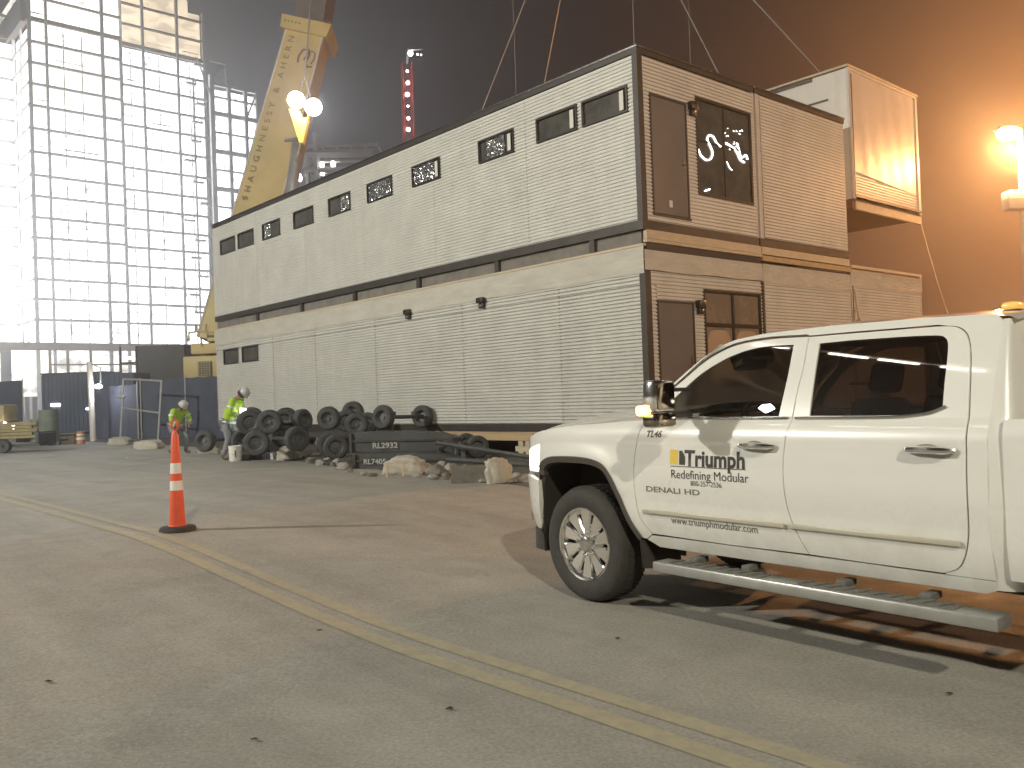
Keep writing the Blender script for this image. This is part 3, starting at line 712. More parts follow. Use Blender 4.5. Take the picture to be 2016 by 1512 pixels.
for flip in (False, True):
    fl = panel('fender', fender, [], 'paint_white', tr, flip=flip)
    df = panel('front_door', doorF, [win1], 'paint_white', tr, flip=flip)
    dr = panel('rear_door', doorR, [win2], 'paint_white', tr, flip=flip)
    # cab side: sill strip, pillar behind the rear door, roof rail
    sill = [(-.62,.515),(-.66,.545),(-1.3,.546),(-2.2,.548),(-2.62,.5445),(-2.86,.5445),(-2.86,.50),(-2.80,.475),(-1.5,.468),(-.70,.468)]
    panel('sill_panel', sill, [], 'paint_white', tr, flip=flip, off=-.004)
    rail = [(-.62,1.345)]+[(x+.012,z+.012) for x,z in pil[1:]]+[(x,z+.006) for x,z in seamC[:12]]+[(x-.005,z-.002) for x,z in seamC[12:]]+[(-2.62,.5485),(-2.86,.5485),(-2.86,1.0),(-2.86,1.34),(-2.86,1.60),(-2.86,1.72),(-2.858,1.79),(-2.82,1.824),(-2.77,1.832),(-2.4,1.842),(-1.9,1.848),(-1.45,1.838),(-1.25,1.818),(-1.12,1.782),(-1.0,1.71),(-.86,1.60),(-.74,1.50),(-.56,1.345)]
    panel('cab_side', rail, [], 'paint_white', tr, flip=flip, off=-.004)
    # glass
    for w, gm_, nm, par in ((win1, 'glass_front', 'door_glass', df), (win2, 'glass_tint', 'door_glass', dr)):
        panel(nm, w, [], gm_, par, flip=flip, off=-.012, flange=.001, step=.3)
    s = -1 if flip else 1
    Y = lambda y: -2-y if flip else y
    def ybox(m, x0, x1, y0, y1, z0, z1, r=.01):
        a, b = sorted((Y(y0), Y(y1))); return m.bbox(x0, x1, a, b, z0, z1, r)
    # window gasket and chrome belt
    def along(pts, d, r, nm, mt, par, n=6):
        return MB().tube([(x, Y(yo(x,z)+d), z) for x,z in pts], r, n).build(nm, mt, par)
    along([(-.80,1.328),(-1.2,1.325),(-1.75,1.326)], .003, .009, 'belt_trim', 'chrome', df)
    along(open_smooth([(-1.79,1.325),(-2.1,1.325),(-2.35,1.327),(-2.5,1.337),(-2.58,1.352),(-2.645,1.378)],4), .003, .009, 'belt_trim', 'chrome', dr)
    # side mouldings
    m = MB(); ybox(m, -1.73, -.63, .004, .020, .698, .726, .006); m.build('side_moulding', 'decal_beige' if 'decal_beige' in M else mat('decal_beige', (.50,.47,.38), .35) and 'decal_beige', df)
    m = MB(); ybox(m, -2.725, -1.755, .004, .020, .700, .728, .006); m.build('side_moulding', 'decal_beige', dr)
    # handles
    for par, xc in ((df,-1.555),(dr,-2.585)):
        m = MB(); pts = [(xc+.125,yo(xc,1.17)+.012,1.166),(xc+.09,yo(xc,1.17)+.038,1.168),(xc,yo(xc,1.17)+.046,1.168),(xc-.09,yo(xc,1.17)+.040,1.166),(xc-.13,yo(xc,1.17)+.012,1.165)]
        m.tube([(a,Y(b),c) for a,b,c in pts], [.010,.017,.019,.018,.012], 8)
        h = m.build('handle', 'chrome', par)
        m = MB(); m.lathe([(.0,0),(.03,.001),(.045,.004),(.05,.006)], 16, 'y', (0,0,0), Matrix.Translation((xc+.01, Y(yo(xc,1.17)+.002), 1.168)) @ Matrix.Diagonal((1.3,s,.55,1)))
        m.build('handle_recess', 'decal_beige', par)
    # wheel housing and arch lip
    m = MB(); vs = []; A = [(.50,.30),(.49,.60),(.47,.86)]+arch+[(-.61,.30)]
    for x,z in A: vs += [(x, Y(yo(x,z)+.002), z), (x, Y(yo(x,z)-.012), z-.0), (x*.93, Y(-.03), .5+(z-.5)*.93), (x*.93, Y(-.42), .5+(z-.5)*.93)]
    m.add(vs, [(4*i+k,4*i+k+1,4*i+4+k+1,4*i+4+k) for i in range(len(A)-1) for k in range(3)], True)
    m.build('wheel_housing', 'black_plastic', tr)
    m = MB(); vs = []
    for i,(x,z) in enumerate(arch):
        a = arch[max(i-1,0)]; b = arch[min(i+1,len(arch)-1)]; t = Vector((b[0]-a[0], b[1]-a[1])).normalized(); n_ = Vector((t.y,-t.x))
        if n_.dot(Vector((-x,.42-z))) < 0: n_ = -n_
        q = (x+n_.x*.042, z+n_.y*.042)
        vs += [(x+n_.x*-.006, Y(yo(x,z)+.006), z-n_.y*.006), (x, Y(yo(x,z)+.010), z), (q[0], Y(yo(x,z)-.004), q[1]), (q[0], Y(yo(x,z)-.05), q[1])]
    m.add(vs, [(4*i+k,4*i+k+1,4*i+4+k+1,4*i+4+k) for i in range(len(arch)-1) for k in range(3)], True)
    m.build('arch_trim', 'arch_rubber', tr)
    m = MB(); ybox(m, -.62, .50, -.42, -.40, .35, 1.06, .01); m.build('inner_fender', 'black_plastic', tr)
    # front corner under the headlight: bumper
    bp = [(.62,.885),(.72,.885),(.84,.87),(.90,.82),(.90,.50),(.80,.47),(.55,.47),(.50,.52),(.468,.70),(.458,.86)]
    panel('bumper_corner', bp, [], 'paint_white', tr, flip=flip, flange=.05, off=.018)
    vp = [(.80,.46),(.55,.46),(.50,.44),(.46,.32),(.70,.30),(.85,.34)]
    panel('air_dam', vp, [], 'black_plastic', tr, flip=flip, flange=.05, off=-.03, f=lambda x,z: yo(x,.7))
    hl = [(.456,1.135),(.60,1.100),(.75,1.055),(.88,1.0),(.90,.985),(.90,.93),(.70,.92),(.462,.925),(.456,1.0),(.45,1.10)]
    panel('headlight', hl, [], 'head_lamp' , tr, flip=flip, off=-.006, flange=.04)
    pass
    # running board
    rb = empty('running_board', (0,0,0)); rb.parent = tr
    m = MB(); ybox(m, -2.93, -.80, -.03, .125, .345, .412, .012); m.build('board', 'board_silver', rb)
    for xa, xb in ((-1.62,-.92),(-2.72,-1.86)):
        m = MB(); ybox(m, xa, xb, .0, .105, .4115, .419, .003)
        k = int((xb-xa)/.085)
        for i in range(k): 
            x = xa+.045+i*.085; vsq = [(x,.006),(x+.022,.006),(x+.045,.10),(x+.023,.10)]
            m.prism([(a, Y(b)) for a,b in vsq], .4192, .4265, 'z')
        m.build('step_pad', 'pad_rubber', rb)
    for x in (-1.02,-1.42,-2.05,-2.52):
        m = MB(); ybox(m, x-.03, x+.03, -.14, -.02, .405, .440, .006); m.build('bracket', 'pad_rubber', rb)
    # tow mirror
    mi = empty('mirror', (0,0,0)); mi.parent = tr
    m = MB(); ybox(m, -1.10, -.985, .17, .36, 1.375, 1.575, .03); m.build('upper_shell', 'chrome', mi)
    m = MB(); ybox(m, -1.095, -.975, .16, .355, 1.285, 1.372, .025); m.build('lower_shell', 'chrome_dark', mi)
    m = MB(); ybox(m, -1.045, -.99, -.05, .17, 1.335, 1.375, .012); m.build('mirror_arm', 'trim', mi)
    m = MB(); ybox(m, -1.045, -.99, -.06, .17, 1.50, 1.525, .010); m.build('mirror_arm', 'trim', mi)
    mat('mirror_glass', (.42,.34,.26), .12, 1.) if 'mirror_glass' not in M else None
    m = MB(); ybox(m, -1.106, -1.099, .19, .34, 1.395, 1.558, .003); ybox(m, -1.101, -1.094, .18, .335, 1.298, 1.360, .003); m.build('mirror_glass', 'mirror_glass', mi)
    m = MB(); ybox(m, -.99, -.972, .30, .362, 1.37, 1.40, .006)
    m.build('marker_lamp', 'amber_lens', mi)
    if not flip:
        m = MB(); ybox(m, -1.04, -.952, .330, .385, 1.360, 1.420, .016); m.build('signal_lamp', 'amber_lamp', mi)
    # bed side, fuel door
    rc = -3.905
    ra = open_smooth([(rc+.50,.55),(rc+.46,.75),(rc+.38,.93),(rc+.2,1.03),(rc,1.05),(rc-.2,1.03),(rc-.38,.93),(rc-.46,.75),(rc-.50,.55)],4)
    bed = [(-2.93,.56),(-2.93,1.315),(-4.2,1.32),(-5.18,1.32),(-5.20,1.25),(-5.20,.62)]+list(reversed(ra))
    def fb(x, z):
        y = -.004
        if z < .75: y -= .05*((.75-z)/.25)**2
        if z > 1.22: y -= .03*((z-1.22)/.1)**2
        d = sqrt((x-rc)**2+(z-.5)**2); y += .03*math.exp(-((d-.57)/.10)**2)
        return y
    bs = panel('bed_side', bed, [], 'paint_white', tr, f=fb, flip=flip, flange=.05)
    m = MB(); vs = []
    for x,z in ra: vs += [(x,Y(fb(x,z)),z),(x,Y(-.40),z)]
    m.add(vs,[(2*i,2*i+1,2*i+3,2*i+2) for i in range(len(ra)-1)],True); m.build('rear_wheel_housing','black_plastic',tr)
    if not flip:
        m = MB(); c = Vector((-3.14,0,.99)); m.tube([(c.x+.095*cos(a*pi/18), .012, c.z+.095*sin(a*pi/18)) for a in range(36)], .0035, 5, close=True); m.build('fuel_door', 'decal_beige', bs)
    m = MB(); ybox(m, -5.19, -5.1, -.24, -.02, .85, 1.25, .01); m.build('tail_light', 'tail_lamp', tr)
    # seats
    for x0 in (-1.62,-2.55):
        st_ = empty('seat', (0,0,0)); st_.parent = tr
        m = MB(); ybox(m, x0-.28, x0+.28, -.85 if x0 > -2 else -.97, -.32, .80, .95, .05); m.build('cushion', 'seat', st_)
        m = MB(); a,b = sorted((Y(-.83), Y(-.34))); m.bbox(-.07,.07,a,b,0,.55,.05, Matrix.Translation((x0-.30,0,.88)) @ Matrix.Rotation(-.2,4,'Y')); m.build('backrest','seat', st_)
        m = MB(); a,b = sorted((Y(-.72), Y(-.46))); m.bbox(-.05,.05,a,b,.58,.76,.04, Matrix.Translation((x0-.30,0,.88)) @ Matrix.Rotation(-.2,4,'Y')); m.build('headrest','seat', st_)
# roof, hood, glass faces, rear
def loft(name, rows, m, parent, smooth=True, lab=None):
    mb = MB(); n = len(rows[0]); vs = [p for r in rows for p in r]
    mb.add(vs, [(j*n+i,j*n+i+1,(j+1)*n+i+1,(j+1)*n+i) for j in range(len(rows)-1) for i in range(n-1)], smooth)
    return mb.build(name, m, parent)
def lerp(a,b,t): return a+(b-a)*t
rf = [(-1.12,1.78),(-1.25,1.813),(-1.45,1.834),(-1.9,1.844),(-2.4,1.838),(-2.78,1.822),(-2.88,1.812),(-2.925,1.79)]
rows = []
for x,z in rf:
    e = yo(x if x>-2.78 else -2.78, z)-.01; r = []
    for i in range(21):
        t = -1+2*i/20; y = -1+t*(1+e); c = 1-abs(t)**2.2
        r.append((x+(.10*c if x>-1.3 else 0)-(.02*c if x<-2.7 else 0), y, z+.055*c))
    rows.append(r)
loft('roof', rows, 'paint_white', tr)
TOPL = [(-.8,1.312),(-.3,1.301),(0.,1.284),(.25,1.263),(.44,1.237),(.6,1.199),(.75,1.143),(.86,1.076),(1.,.98)]
def zf(x):
    for (a,za),(b,zb_) in zip(TOPL,TOPL[1:]):
        if x <= b: return za+(zb_-za)*(x-a)/(b-a)
    return .98
zc = lambda x: 1.385-.05*max(0,(x+.6)/1.0)**1.6-.12*max(0,x-.35)**1.3-.3*max(0,x-.8)**1.2-.55*max(0,x-.5)**2
rows = []
for k in range(19):
    x = -.70+k*(1.66/18); r = []
    w = 1+yo(min(x,.93), 1.30)-.006
    for i in range(29):
        t = -1+2*i/28; a = abs(t); c = max(0,1-a**3.2); bul = .022*max(0,1-((a-.0)/.45)**4) if a<.45 else 0
        r.append((x, -1+t*w, lerp(zf(x), zc(x), c)+bul))
    rows.append(r)
loft('hood', rows, 'paint_white', tr)
# grille end
rows = []
for z in (1.20,1.05,.9,.7,.5):
    r = []
    for i in range(25):
        t = -1+2*i/24; x = .25+.73*(max(0,1-abs(t*.80)**2.7))**(1/2.7); r.append((x-.02, -1+t*.80, z))
    rows.append(r)
loft('grille', rows[:3], 'chrome_worn', tr); loft('front_bumper', [[(p[0]+.05,p[1],p[2]) for p in r] for r in rows[2:]], 'paint_white', tr)
wsb = []; wst = []
rows = []
for k in range(7):
    t = k/6; r = []
    for i in range(17):
        s_ = -1+2*i/16; c = 1-abs(s_)**2
        xb, zb, hb_ = -.60+.28*c, 1.33, .90; xt, zt, ht = -1.16+.11*c, 1.79+.045*c, .80
        r.append((lerp(xb,xt,t), -1+s_*lerp(hb_,ht,t), lerp(zb,zt,t)+.03*sin(pi*t)))
    rows.append(r)
loft('windscreen', rows, 'glass_front', tr)
m = MB(); m.tube([(-.80,-.42,1.335),(-.72,-.75,1.345),(-.70,-1.2,1.35),(-.80,-1.6,1.335)], .02, 6); m.build('cowl', 'black_plastic', tr)
# cab back with window
rows = []
bk = [(.56,0),(1.34,0),(1.375,.0),(1.76,.085),(1.80,.1)]
def backx(z): return -2.985+max(0,z-1.3)*.13
yb = lambda z: yo(-2.77,z)-.004-.15
m = MB()
for z0,z1,cols in ((.50,1.0,'f'),(1.0,1.372,'f'),(1.372,1.54,'s'),(1.54,1.70,'s'),(1.70,1.80,'f')):
    for y0,y1 in ([(yb,lambda z:-2-yb(z))] if cols == 'f' else [(yb,lambda z:-.30),(lambda z:-1.70,lambda z:-2-yb(z))]):
        m.add([(backx(z0),y0(z0),z0),(backx(z0),y1(z0),z0),(backx(z1),y1(z1),z1),(backx(z1),y0(z1),z1)], [(0,1,2,3)])
m.build('cab_back', 'paint_white', tr)
m = MB()
for pts in ([(-.30,1.372),(-1.70,1.372),(-1.70,1.70),(-.30,1.70)],): m.tube([(backx(z)+.004,y,z) for y,z in pts], .008, 6, close=True)
m.build('window_seal', 'black_plastic', tr)
for sgn in (0,1):     # rounded rear corners
    rows=[]
    for z in (.50,.7,.9,1.15,1.25,1.34,1.45,1.55,1.65,1.72,1.78,1.80):
        r=[]
        for k in range(9):
            a=k/8*pi/2; y0=yo(-2.77,z)-.004; ex=-2.858
            bx=backx(z)
            px=ex+(bx-ex)*sin(a) if bx<ex else ex; py=y0-.15*(1-cos(a))
            r.append((px, py if sgn==0 else -2-py, z))
        rows.append(r)
    loft('cab_corner', rows, 'paint_white', tr)
m = MB(); m.add([(backx(z)+.012, y, z) for z in (1.37,1.705) for y in (-1.71,-.29)], [(0,1,3,2)]); m.build('rear_window', 'glass_tint', tr)
m = MB(); m.bbox(backx(1.8)-.02,-2.80,-1.35,-.65,1.80,1.835,.01); m.build('brake_lamp', 'tail_lamp', tr)
m = MB(); m.box(-5.16,-2.97,-1.95,-.05,.70,.74).box(-5.2,-5.14,-1.95,-.05,.62,1.31).box(-3.0,-2.97,-1.90,-.10,.74,1.30); m.build('bed_floor', 'paint_inner', tr)
m = MB(); m.bbox(-5.35,-5.2,-1.95,-.05,.5,.68,.03); m.build('rear_bumper', 'chrome', tr)
m = MB(); m.box(-5.1,.7,-1.62,-1.52,.42,.58).box(-5.1,.7,-.48,-.38,.42,.58).box(-2.9,-.55,-1.93,-.07,.50,.56); m.build('chassis', 'black_plastic', tr)
m = MB(); m.tube([(0,-1.9,.42),(0,-.1,.42)],.05,8).tube([(-3.905,-1.9,.42),(-3.905,-.1,.42)],.06,8); m.build('axles','black_plastic',tr)
m = MB(); m.box(-2.9,-.70,-1.92,-.08,.60,.66); m.build('cab_floor', 'interior', tr)
m = MB(); m.bbox(-1.02,-.66,-1.85,-.15,1.02,1.325,.05); m.bbox(-1.12,-1.0,-1.2,-.85,.95,1.30,.03); m.build('dashboard', 'interior', tr)
m = MB(); m.box(-2.84,-1.3,-1.70,-.30,1.775,1.79); m.build('headliner', 'interior', tr)
sw = MB(); R_ = Matrix.Translation((-1.17,-.60,1.22)) @ Matrix.Rotation(radians(-68),4,'Y')
sw.tube([R_ @ Vector((.19*cos(a*pi/16), .19*sin(a*pi/16), 0)) for a in range(32)], .016, 7, close=True)
for a in (0, pi*.78, -pi*.78): sw.tube([R_ @ Vector((0,0,-.02)), R_ @ Vector((.19*cos(a+pi),.19*sin(a+pi),0))], .014, 6)
sw.lathe([(0,.01),(.06,.005),(.065,-.03)], 12, 'z', (0,0,0), R_); sw.build('steering_wheel', 'black_plastic', tr)
m = MB(); m.tube([(-1.24,-.25,1.70),(-1.26,-.55,1.71)],.055,8); m.bbox(-1.30,-1.18,-.50,-.28,1.62,1.70,.02); m.build('sun_visor', 'interior', tr)
# lit dials on the dash
for (x,y,z,dy,dz,mm) in ((-1.10,-.66,1.262,.06,.018,'dial_blue'),(-1.10,-.50,1.252,.05,.016,'dial_blue'),(-1.135,-1.00,1.27,.035,.012,'dial_teal'),(-1.135,-.93,1.24,.012,.008,'dial_blue')):
    m = MB(); m.box(x-.004,x,y-dy/2,y+dy/2,z-dz/2,z+dz/2); m.build('dial', mm, tr)
m = MB(); m.add([(-1.31,-.36,1.375),(-1.37,-.35,1.345),(-1.44,-.35,1.372),(-1.40,-.36,1.402),(-1.34,-.36,1.398)], [(0,1,2,3,4)]); m.add([(-1.31,-.368,1.375),(-1.37,-.358,1.345),(-1.44,-.358,1.372),(-1.40,-.368,1.402),(-1.34,-.368,1.398)], [(4,3,2,1,0)]); m.build('cab_glint', 'glint_white', tr)  # glowing patch stands for a white reflection at the cab window
m = MB(); m.prism([(-1.46,1.868),(-1.32,1.868),(-1.42,1.905),(-1.47,1.91)], -1.03, -.97, 'y'); m.build('roof_antenna', 'paint_white', tr)

m = MB(); m.bbox(-2.80,-2.71,-.66,-.56,1.862,1.905,.02); rbn = m.build('roof_beacon', 'beacon_amber', tr)
m = MB(); m.bbox(-2.82,-2.69,-.68,-.54,1.85,1.864,.005); m.build('beacon_base', 'black_plastic', rbn)

# wheels
def make_wheel(x, y, flip):
    wh = empty('wheel', (x, y, .418)); wh.parent = tr
    s = -1 if flip else 1
    W = .27
    prof = [(.262,-.002),(.275,.008),(.30,.018),(.345,.020),(.385,.008),(.406,-.014),(.416,-.045),(.416,-W+.06),(.404,-W+.035),(.37,-W+.0),(.27,-W+.01)]
    t = MB(); t.lathe([(r, h*s) for r,h in prof], 64, 'y')
    # tread lugs
    for k in range(60):
        a = 2*pi*k/60
        for j,(h0,h1) in enumerate(((-.095,-.045),(-.155,-.105),(-.22,-.165))):
            aa = a+j*.05; Mx = Matrix.Rotation(-aa,4,'Y')
            y0,y1 = sorted((h0*s,h1*s)); t.box(.411,.4205,y0,y1,-.014,.014,Mx)
    t.build('tyre', 'tyre', wh)
    r = MB(); r.lathe([(rr,h*s) for rr,h in [(.262,-.012),(.268,.004),(.262,.010),(.250,.006),(.244,-.010),(.238,-.045)]], 64, 'y')
    # face: ten broad spokes split by deep slots
    n = 10; seg = 12; N_ = n*seg; rad = [.055,.10,.128,.150,.172,.195,.218,.246]; vs=[]; fs=[]
    def hgt(rr, ph):
        f = abs(((ph*n/(2*pi))%1)-.5)*2      # 0 centre of spoke .. 1 slot
        b = -.018-.030*math.exp(-((rr-.06)/.05)**2)*0-.022*(1-((rr-.05)/.2))*.6
        dip = max(0,(f-.70)/.30)**1.1
        k_ = 1 if .115 < rr < .235 else .35
        return (b-.030*dip*k_)
    for rr in rad:
        for k in range(N_):
            ph = 2*pi*(k)/N_; vs.append((rr*cos(ph), hgt(rr, ph)*s, rr*sin(ph)))
    for i in range(len(rad)-1):
        for k in range(N_):
            f = abs((((k+.5)/seg)%1)-.5)*2
            if f > .78 and 3 <= i <= 5: continue
            fs.append((i*N_+k, i*N_+(k+1)%N_, (i+1)*N_+(k+1)%N_, (i+1)*N_+k))
    r.add(vs, fs, True)
    o = r.build('rim', 'rim_chrome', wh)
    sm = MB(); sm.lathe([(rr,h*s) for rr,h in [(.0,.004),(.035,.004),(.052,-.002),(.060,-.02),(.060,-.05)]], 24, 'y'); sm.build('hub_cap', 'chrome_worn', o)
    b = MB()
    for k in range(8):
        a = 2*pi*k/8+.2; b.lathe([(0,-.002*s),(.011,-.004*s),(.013,-.03*s)], 8, 'y', (.083*cos(a),-.014*s*0,.083*sin(a)))
    b.build('wheel_nuts', 'chrome', o)
    d = MB(); d.lathe([(0,-.075*s),(.19,-.07*s),(.245,-.06*s),(.25,-.20*s)], 40, 'y'); d.build('brake_disc', 'steel_dark', wh)
    return wh
make_wheel(0, -.018, False); make_wheel(-3.905, -.05, False); make_wheel(0, -1.982, True); make_wheel(-3.905, -1.95, True)

# lettering on the door (reads from the left side: viewer's right is -x)
def DM(x, z): return Matrix(((-1,0,0,x),(0,0,1,0),(0,1,0,z),(0,0,0,1)))
onb = lambda p: Vector((p.x, yo(p.x,p.z)+.0022+p.y, p.z))
dfr = [o for o in bpy.data.objects if o.name == 'front_door'][0]
def word(s, size, x, z, mt, bold=0., shear=0., width=1., par=dfr): return text('lettering', s, size, DM(x,z), mt, par, bold, shear, width, onb)
word('Triumph', .137, -1.008, 1.030, 'decal_dark', .0045, 0, .98)
word('Redefining Modular', .079, -.888, .945, 'decal_dark', 0, 0, .985)
word('800-257-2536', .046, -1.050, .903, 'decal_grey', 0, 0, .95)
word('www.triumphmodular.com', .066, -.862, .648, 'decal_grey', .0002, 0, .935)
word('TL46', .062, -.668, 1.205, 'decal_dark', .0016, .25, 1.05)
mat('badge', (.34,.33,.29), .25, .6)
word('DENALI HD', .050, -.660, .845, 'badge', .001, 0, 1.78)
def plate(pts, mt, nm='logo'):
    m = MB(); m.add([onb(Vector((x,0,z))) for x,z in pts], [tuple(range(len(pts)))]); return m.build(nm, mt, dfr)
plate([(-.885,1.035),(-.885,1.128),(-.950,1.125),(-.950,1.034)], 'decal_yellow')
plate([(-.962,1.033),(-.962,1.122),(-.985,1.122),(-1.012,1.085),(-1.012,1.032)], 'decal_dark')
plate([(-.888,1.019),(-.888,1.0235),(-1.2,1.0235),(-1.478,1.0235),(-1.478,1.019),(-1.2,1.019)], 'decal_dark')

# ------------------------------------------------------------------ camera
CF, CP, CR = 1741.54, .015469, -.036541
_rt = Vector((1,0,0)); _fw = Vector((0,cos(CP),sin(CP))); _up = Vector((0,-sin(CP),cos(CP)))
RT = _rt*cos(CR)+_up*sin(CR); UP = -_rt*sin(CR)+_up*cos(CR); EYE = Vector((0,0,1.5))
def at(px, py, Y):
    """point of the place seen at photo pixel (px, py), Y metres in front of the photographer"""
    d = _fw+RT*((px-1008)/CF)-UP*((py-756)/CF); return EYE+d*(Y/d.y)
cd = bpy.data.cameras.new('camera'); cam = bpy.data.objects.new('camera', cd); COL.objects.link(cam)
cam.matrix_world = Matrix.Translation(EYE) @ Matrix((RT, UP, -_fw)).transposed().to_4x4()
cd.sensor_width = 36; cd.lens = 36*CF/2016; cd.clip_start = .05; cd.clip_end = 2000
SC.camera = cam

# ------------------------------------------------------------------ steel tower under weather sheeting
A0 = Vector((-85.85,160,0))
tw = empty('tower_building', A0, TH, 'tall steel frame tower glowing white behind weather sheeting', 'building')
FZ = [14.1,18.8,22.6,26.2,30.1,33.8,37.5,41.4,45.2,49.5,53.8,58.0,62.0,65.9,69.8,74.0]
FH = [78.1,82.2,86.4,90.5,94.6]
rnd = random.Random(3)
for i, z in enumerate(FZ+FH):
    hi = z > 73
    m = MB(); h = .50 if not hi else .36
    if z == 74.0: h = .75
    if z == 14.1: h = .9
    m.box(-.2,16.4,-.1,.5,z-h/2,z+h/2)
    m.box(16.9,34.2 if z < 84 else 31.,1.9,2.5,z-h/2-.02,z+h/2-.02)
    m.box(-.15,.35,.5,11.6,z-h/2+.01,z+h/2-.01)
    m.box(-22,.3,11.6,12.2,z-h/2,z+h/2)
    o = m.build('floor_slab', 'tower_brown' if (hi or z < 15) else 'tower_steel', tw)
for b, y, w_c, z1 in [(.3,0,.5,96),(3.1,0,.38,96),(12.9,0,.5,96),(16.2,0,.4,74),(16.95,2,.4,96),(21.2,2,.42,96),(28.1,2,.42,96),(33.6,2,.42,84),(31.2,2,.3,70),
                      (.1,11.4,.4,96),(-8,11.7,.4,96),(-15,11.7,.4,96),(.1,5.5,.3,74)]:
    m = MB(); m.box(b-w_c*.62, b+w_c*.62, y-.25, y+.3, 0, 14.0); m.box(b-w_c*.62, b+w_c*.62, y-.25, y+.3, 14.0, z1); m.build('column', 'tower_steel', tw)
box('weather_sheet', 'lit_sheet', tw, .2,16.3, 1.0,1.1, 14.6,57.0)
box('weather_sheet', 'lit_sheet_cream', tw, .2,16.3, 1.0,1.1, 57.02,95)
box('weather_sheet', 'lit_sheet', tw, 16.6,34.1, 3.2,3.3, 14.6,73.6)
box('weather_sheet', 'lit_ply_peach', tw, 16.6,33.4, 3.2,3.3, 74.4,84)  # plywood panels here; the sodium light on them is put into the glow
box('weather_sheet', 'lit_ply_peach', tw, 16.6,31.0, 3.2,3.3, 84.02,95)  # plywood panels too, sodium light put into the glow
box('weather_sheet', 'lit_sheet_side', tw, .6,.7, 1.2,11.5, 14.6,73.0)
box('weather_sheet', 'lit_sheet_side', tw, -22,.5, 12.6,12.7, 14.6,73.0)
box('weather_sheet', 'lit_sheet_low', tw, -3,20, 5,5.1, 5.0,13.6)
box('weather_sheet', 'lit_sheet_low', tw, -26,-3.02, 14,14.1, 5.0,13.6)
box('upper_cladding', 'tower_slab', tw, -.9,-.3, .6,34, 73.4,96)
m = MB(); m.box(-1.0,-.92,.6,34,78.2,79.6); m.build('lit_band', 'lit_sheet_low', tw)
m = MB()
for k in range(3):
    for z in (18.8,26.2,33.8,41.4,49.5,58.0,65.9):
        pass
# thin guard lines and inner posts
for i,z in enumerate(FZ[1:]):
    for (b0,b1,y) in ((.5,3,-.05),(3.3,12.6,-.05),(17.2,21,1.95),(21.4,27.8,1.95),(28.3,33.3,1.95)):
        if rnd.random() < .45:
            t0 = b0+(b1-b0)*rnd.uniform(0,.4); t1 = b1-(b1-b0)*rnd.uniform(0,.4); box('guard_rail', 'tower_steel', tw, t0,t1,y-.06,y,z+1.0+rnd.uniform(-.1,.3),z+1.12+rnd.uniform(.2,.32)-.2)
for b,y in ((6.2,.7),(9.4,.7),(19,2.8),(24.6,2.8),(30.9,2.8)):
    box('inner_post', 'tower_slab', tw, b-.09,b+.09,y,y+.2,14.5,73)
# handrails and formwork platforms on the slab edges
for z in FZ[1:]:
    b = rnd.uniform(0,12); box('guard_rail', 'tower_steel', tw, b,b+rnd.uniform(1.5,4),-.2,-.12,z+1.1,z+1.2)
    b = rnd.uniform(28,32); m = MB(); m.box(b,b+2.2,1.0,1.9,z-1.5,z-1.1).box(b+.1,b+.25,1.0,1.2,z-1.1,z-.25).box(b+1.9,b+2.05,1.0,1.2,z-1.1,z-.25); m.build('platform', 'tower_steel', tw)
# lower storeys: beams, stair frames
m = MB()
for z in (4.5,7.6,10.6): m.box(2,24,-.3,.0,z-.16,z+.16)
for b in (2.2,5.2,9.2,14.5,18,21,24): m.box(b-.22,b+.22,-.3,.1,0,14)
m.build('scaffold', 'tower_brown', tw)
box('floor_slab', 'tower_brown', tw, -26,36, -1.0,-.2, 13.2,14.6)

an = empty('steel_frame_building', A0+E2*35+E1*2.0, TH, 'dark braced steel frame wing right of the glowing tower', 'building')
for b, w_c in ((.1,.95),(3.8,.72),(7.5,.72),(9.9,.3),(11.2,.35)):
    z1 = 71.5 if b < 1 else (69.6 if b < 10 else 62)
    box('column', 'tower_steel', an, b-w_c/2, b+w_c/2, -.4,.4, 0, z1)
for z in (20.5,24.5,28.5,32.5,36.4,40.0,43.8,47.6,51.6,55.5,59.5,63.5,67.0,69.6):
    hv = z in (63.5,55.5,47.6,40.0,32.5,24.5); h = .95 if hv else .4
    box('beam', 'tower_steel', an, .58, 10.0 if z > 62 else 11.4, -.30,.35, z-h/2, z+h/2)
for (b0,z0,b1,z1) in ((7.7,63.7,9.9,69.4),(.3,71.4,3.2,74.2),(.3,66,-3,74.5),(0,74.4,3.3,74.4),(3.3,74.4,3.3,70)):
    MB().tube([(b0,-.1,z0),(b1,-.1,z1)], .22, 6).build('brace', 'tower_steel', an)
box('weather_sheet', 'lit_sheet', an, .3,9.9, 1.0,1.1, 16,68.9)
box('weather_sheet', 'lit_sheet', an, 9.9,13.0, 1.2,1.3, 16,61)

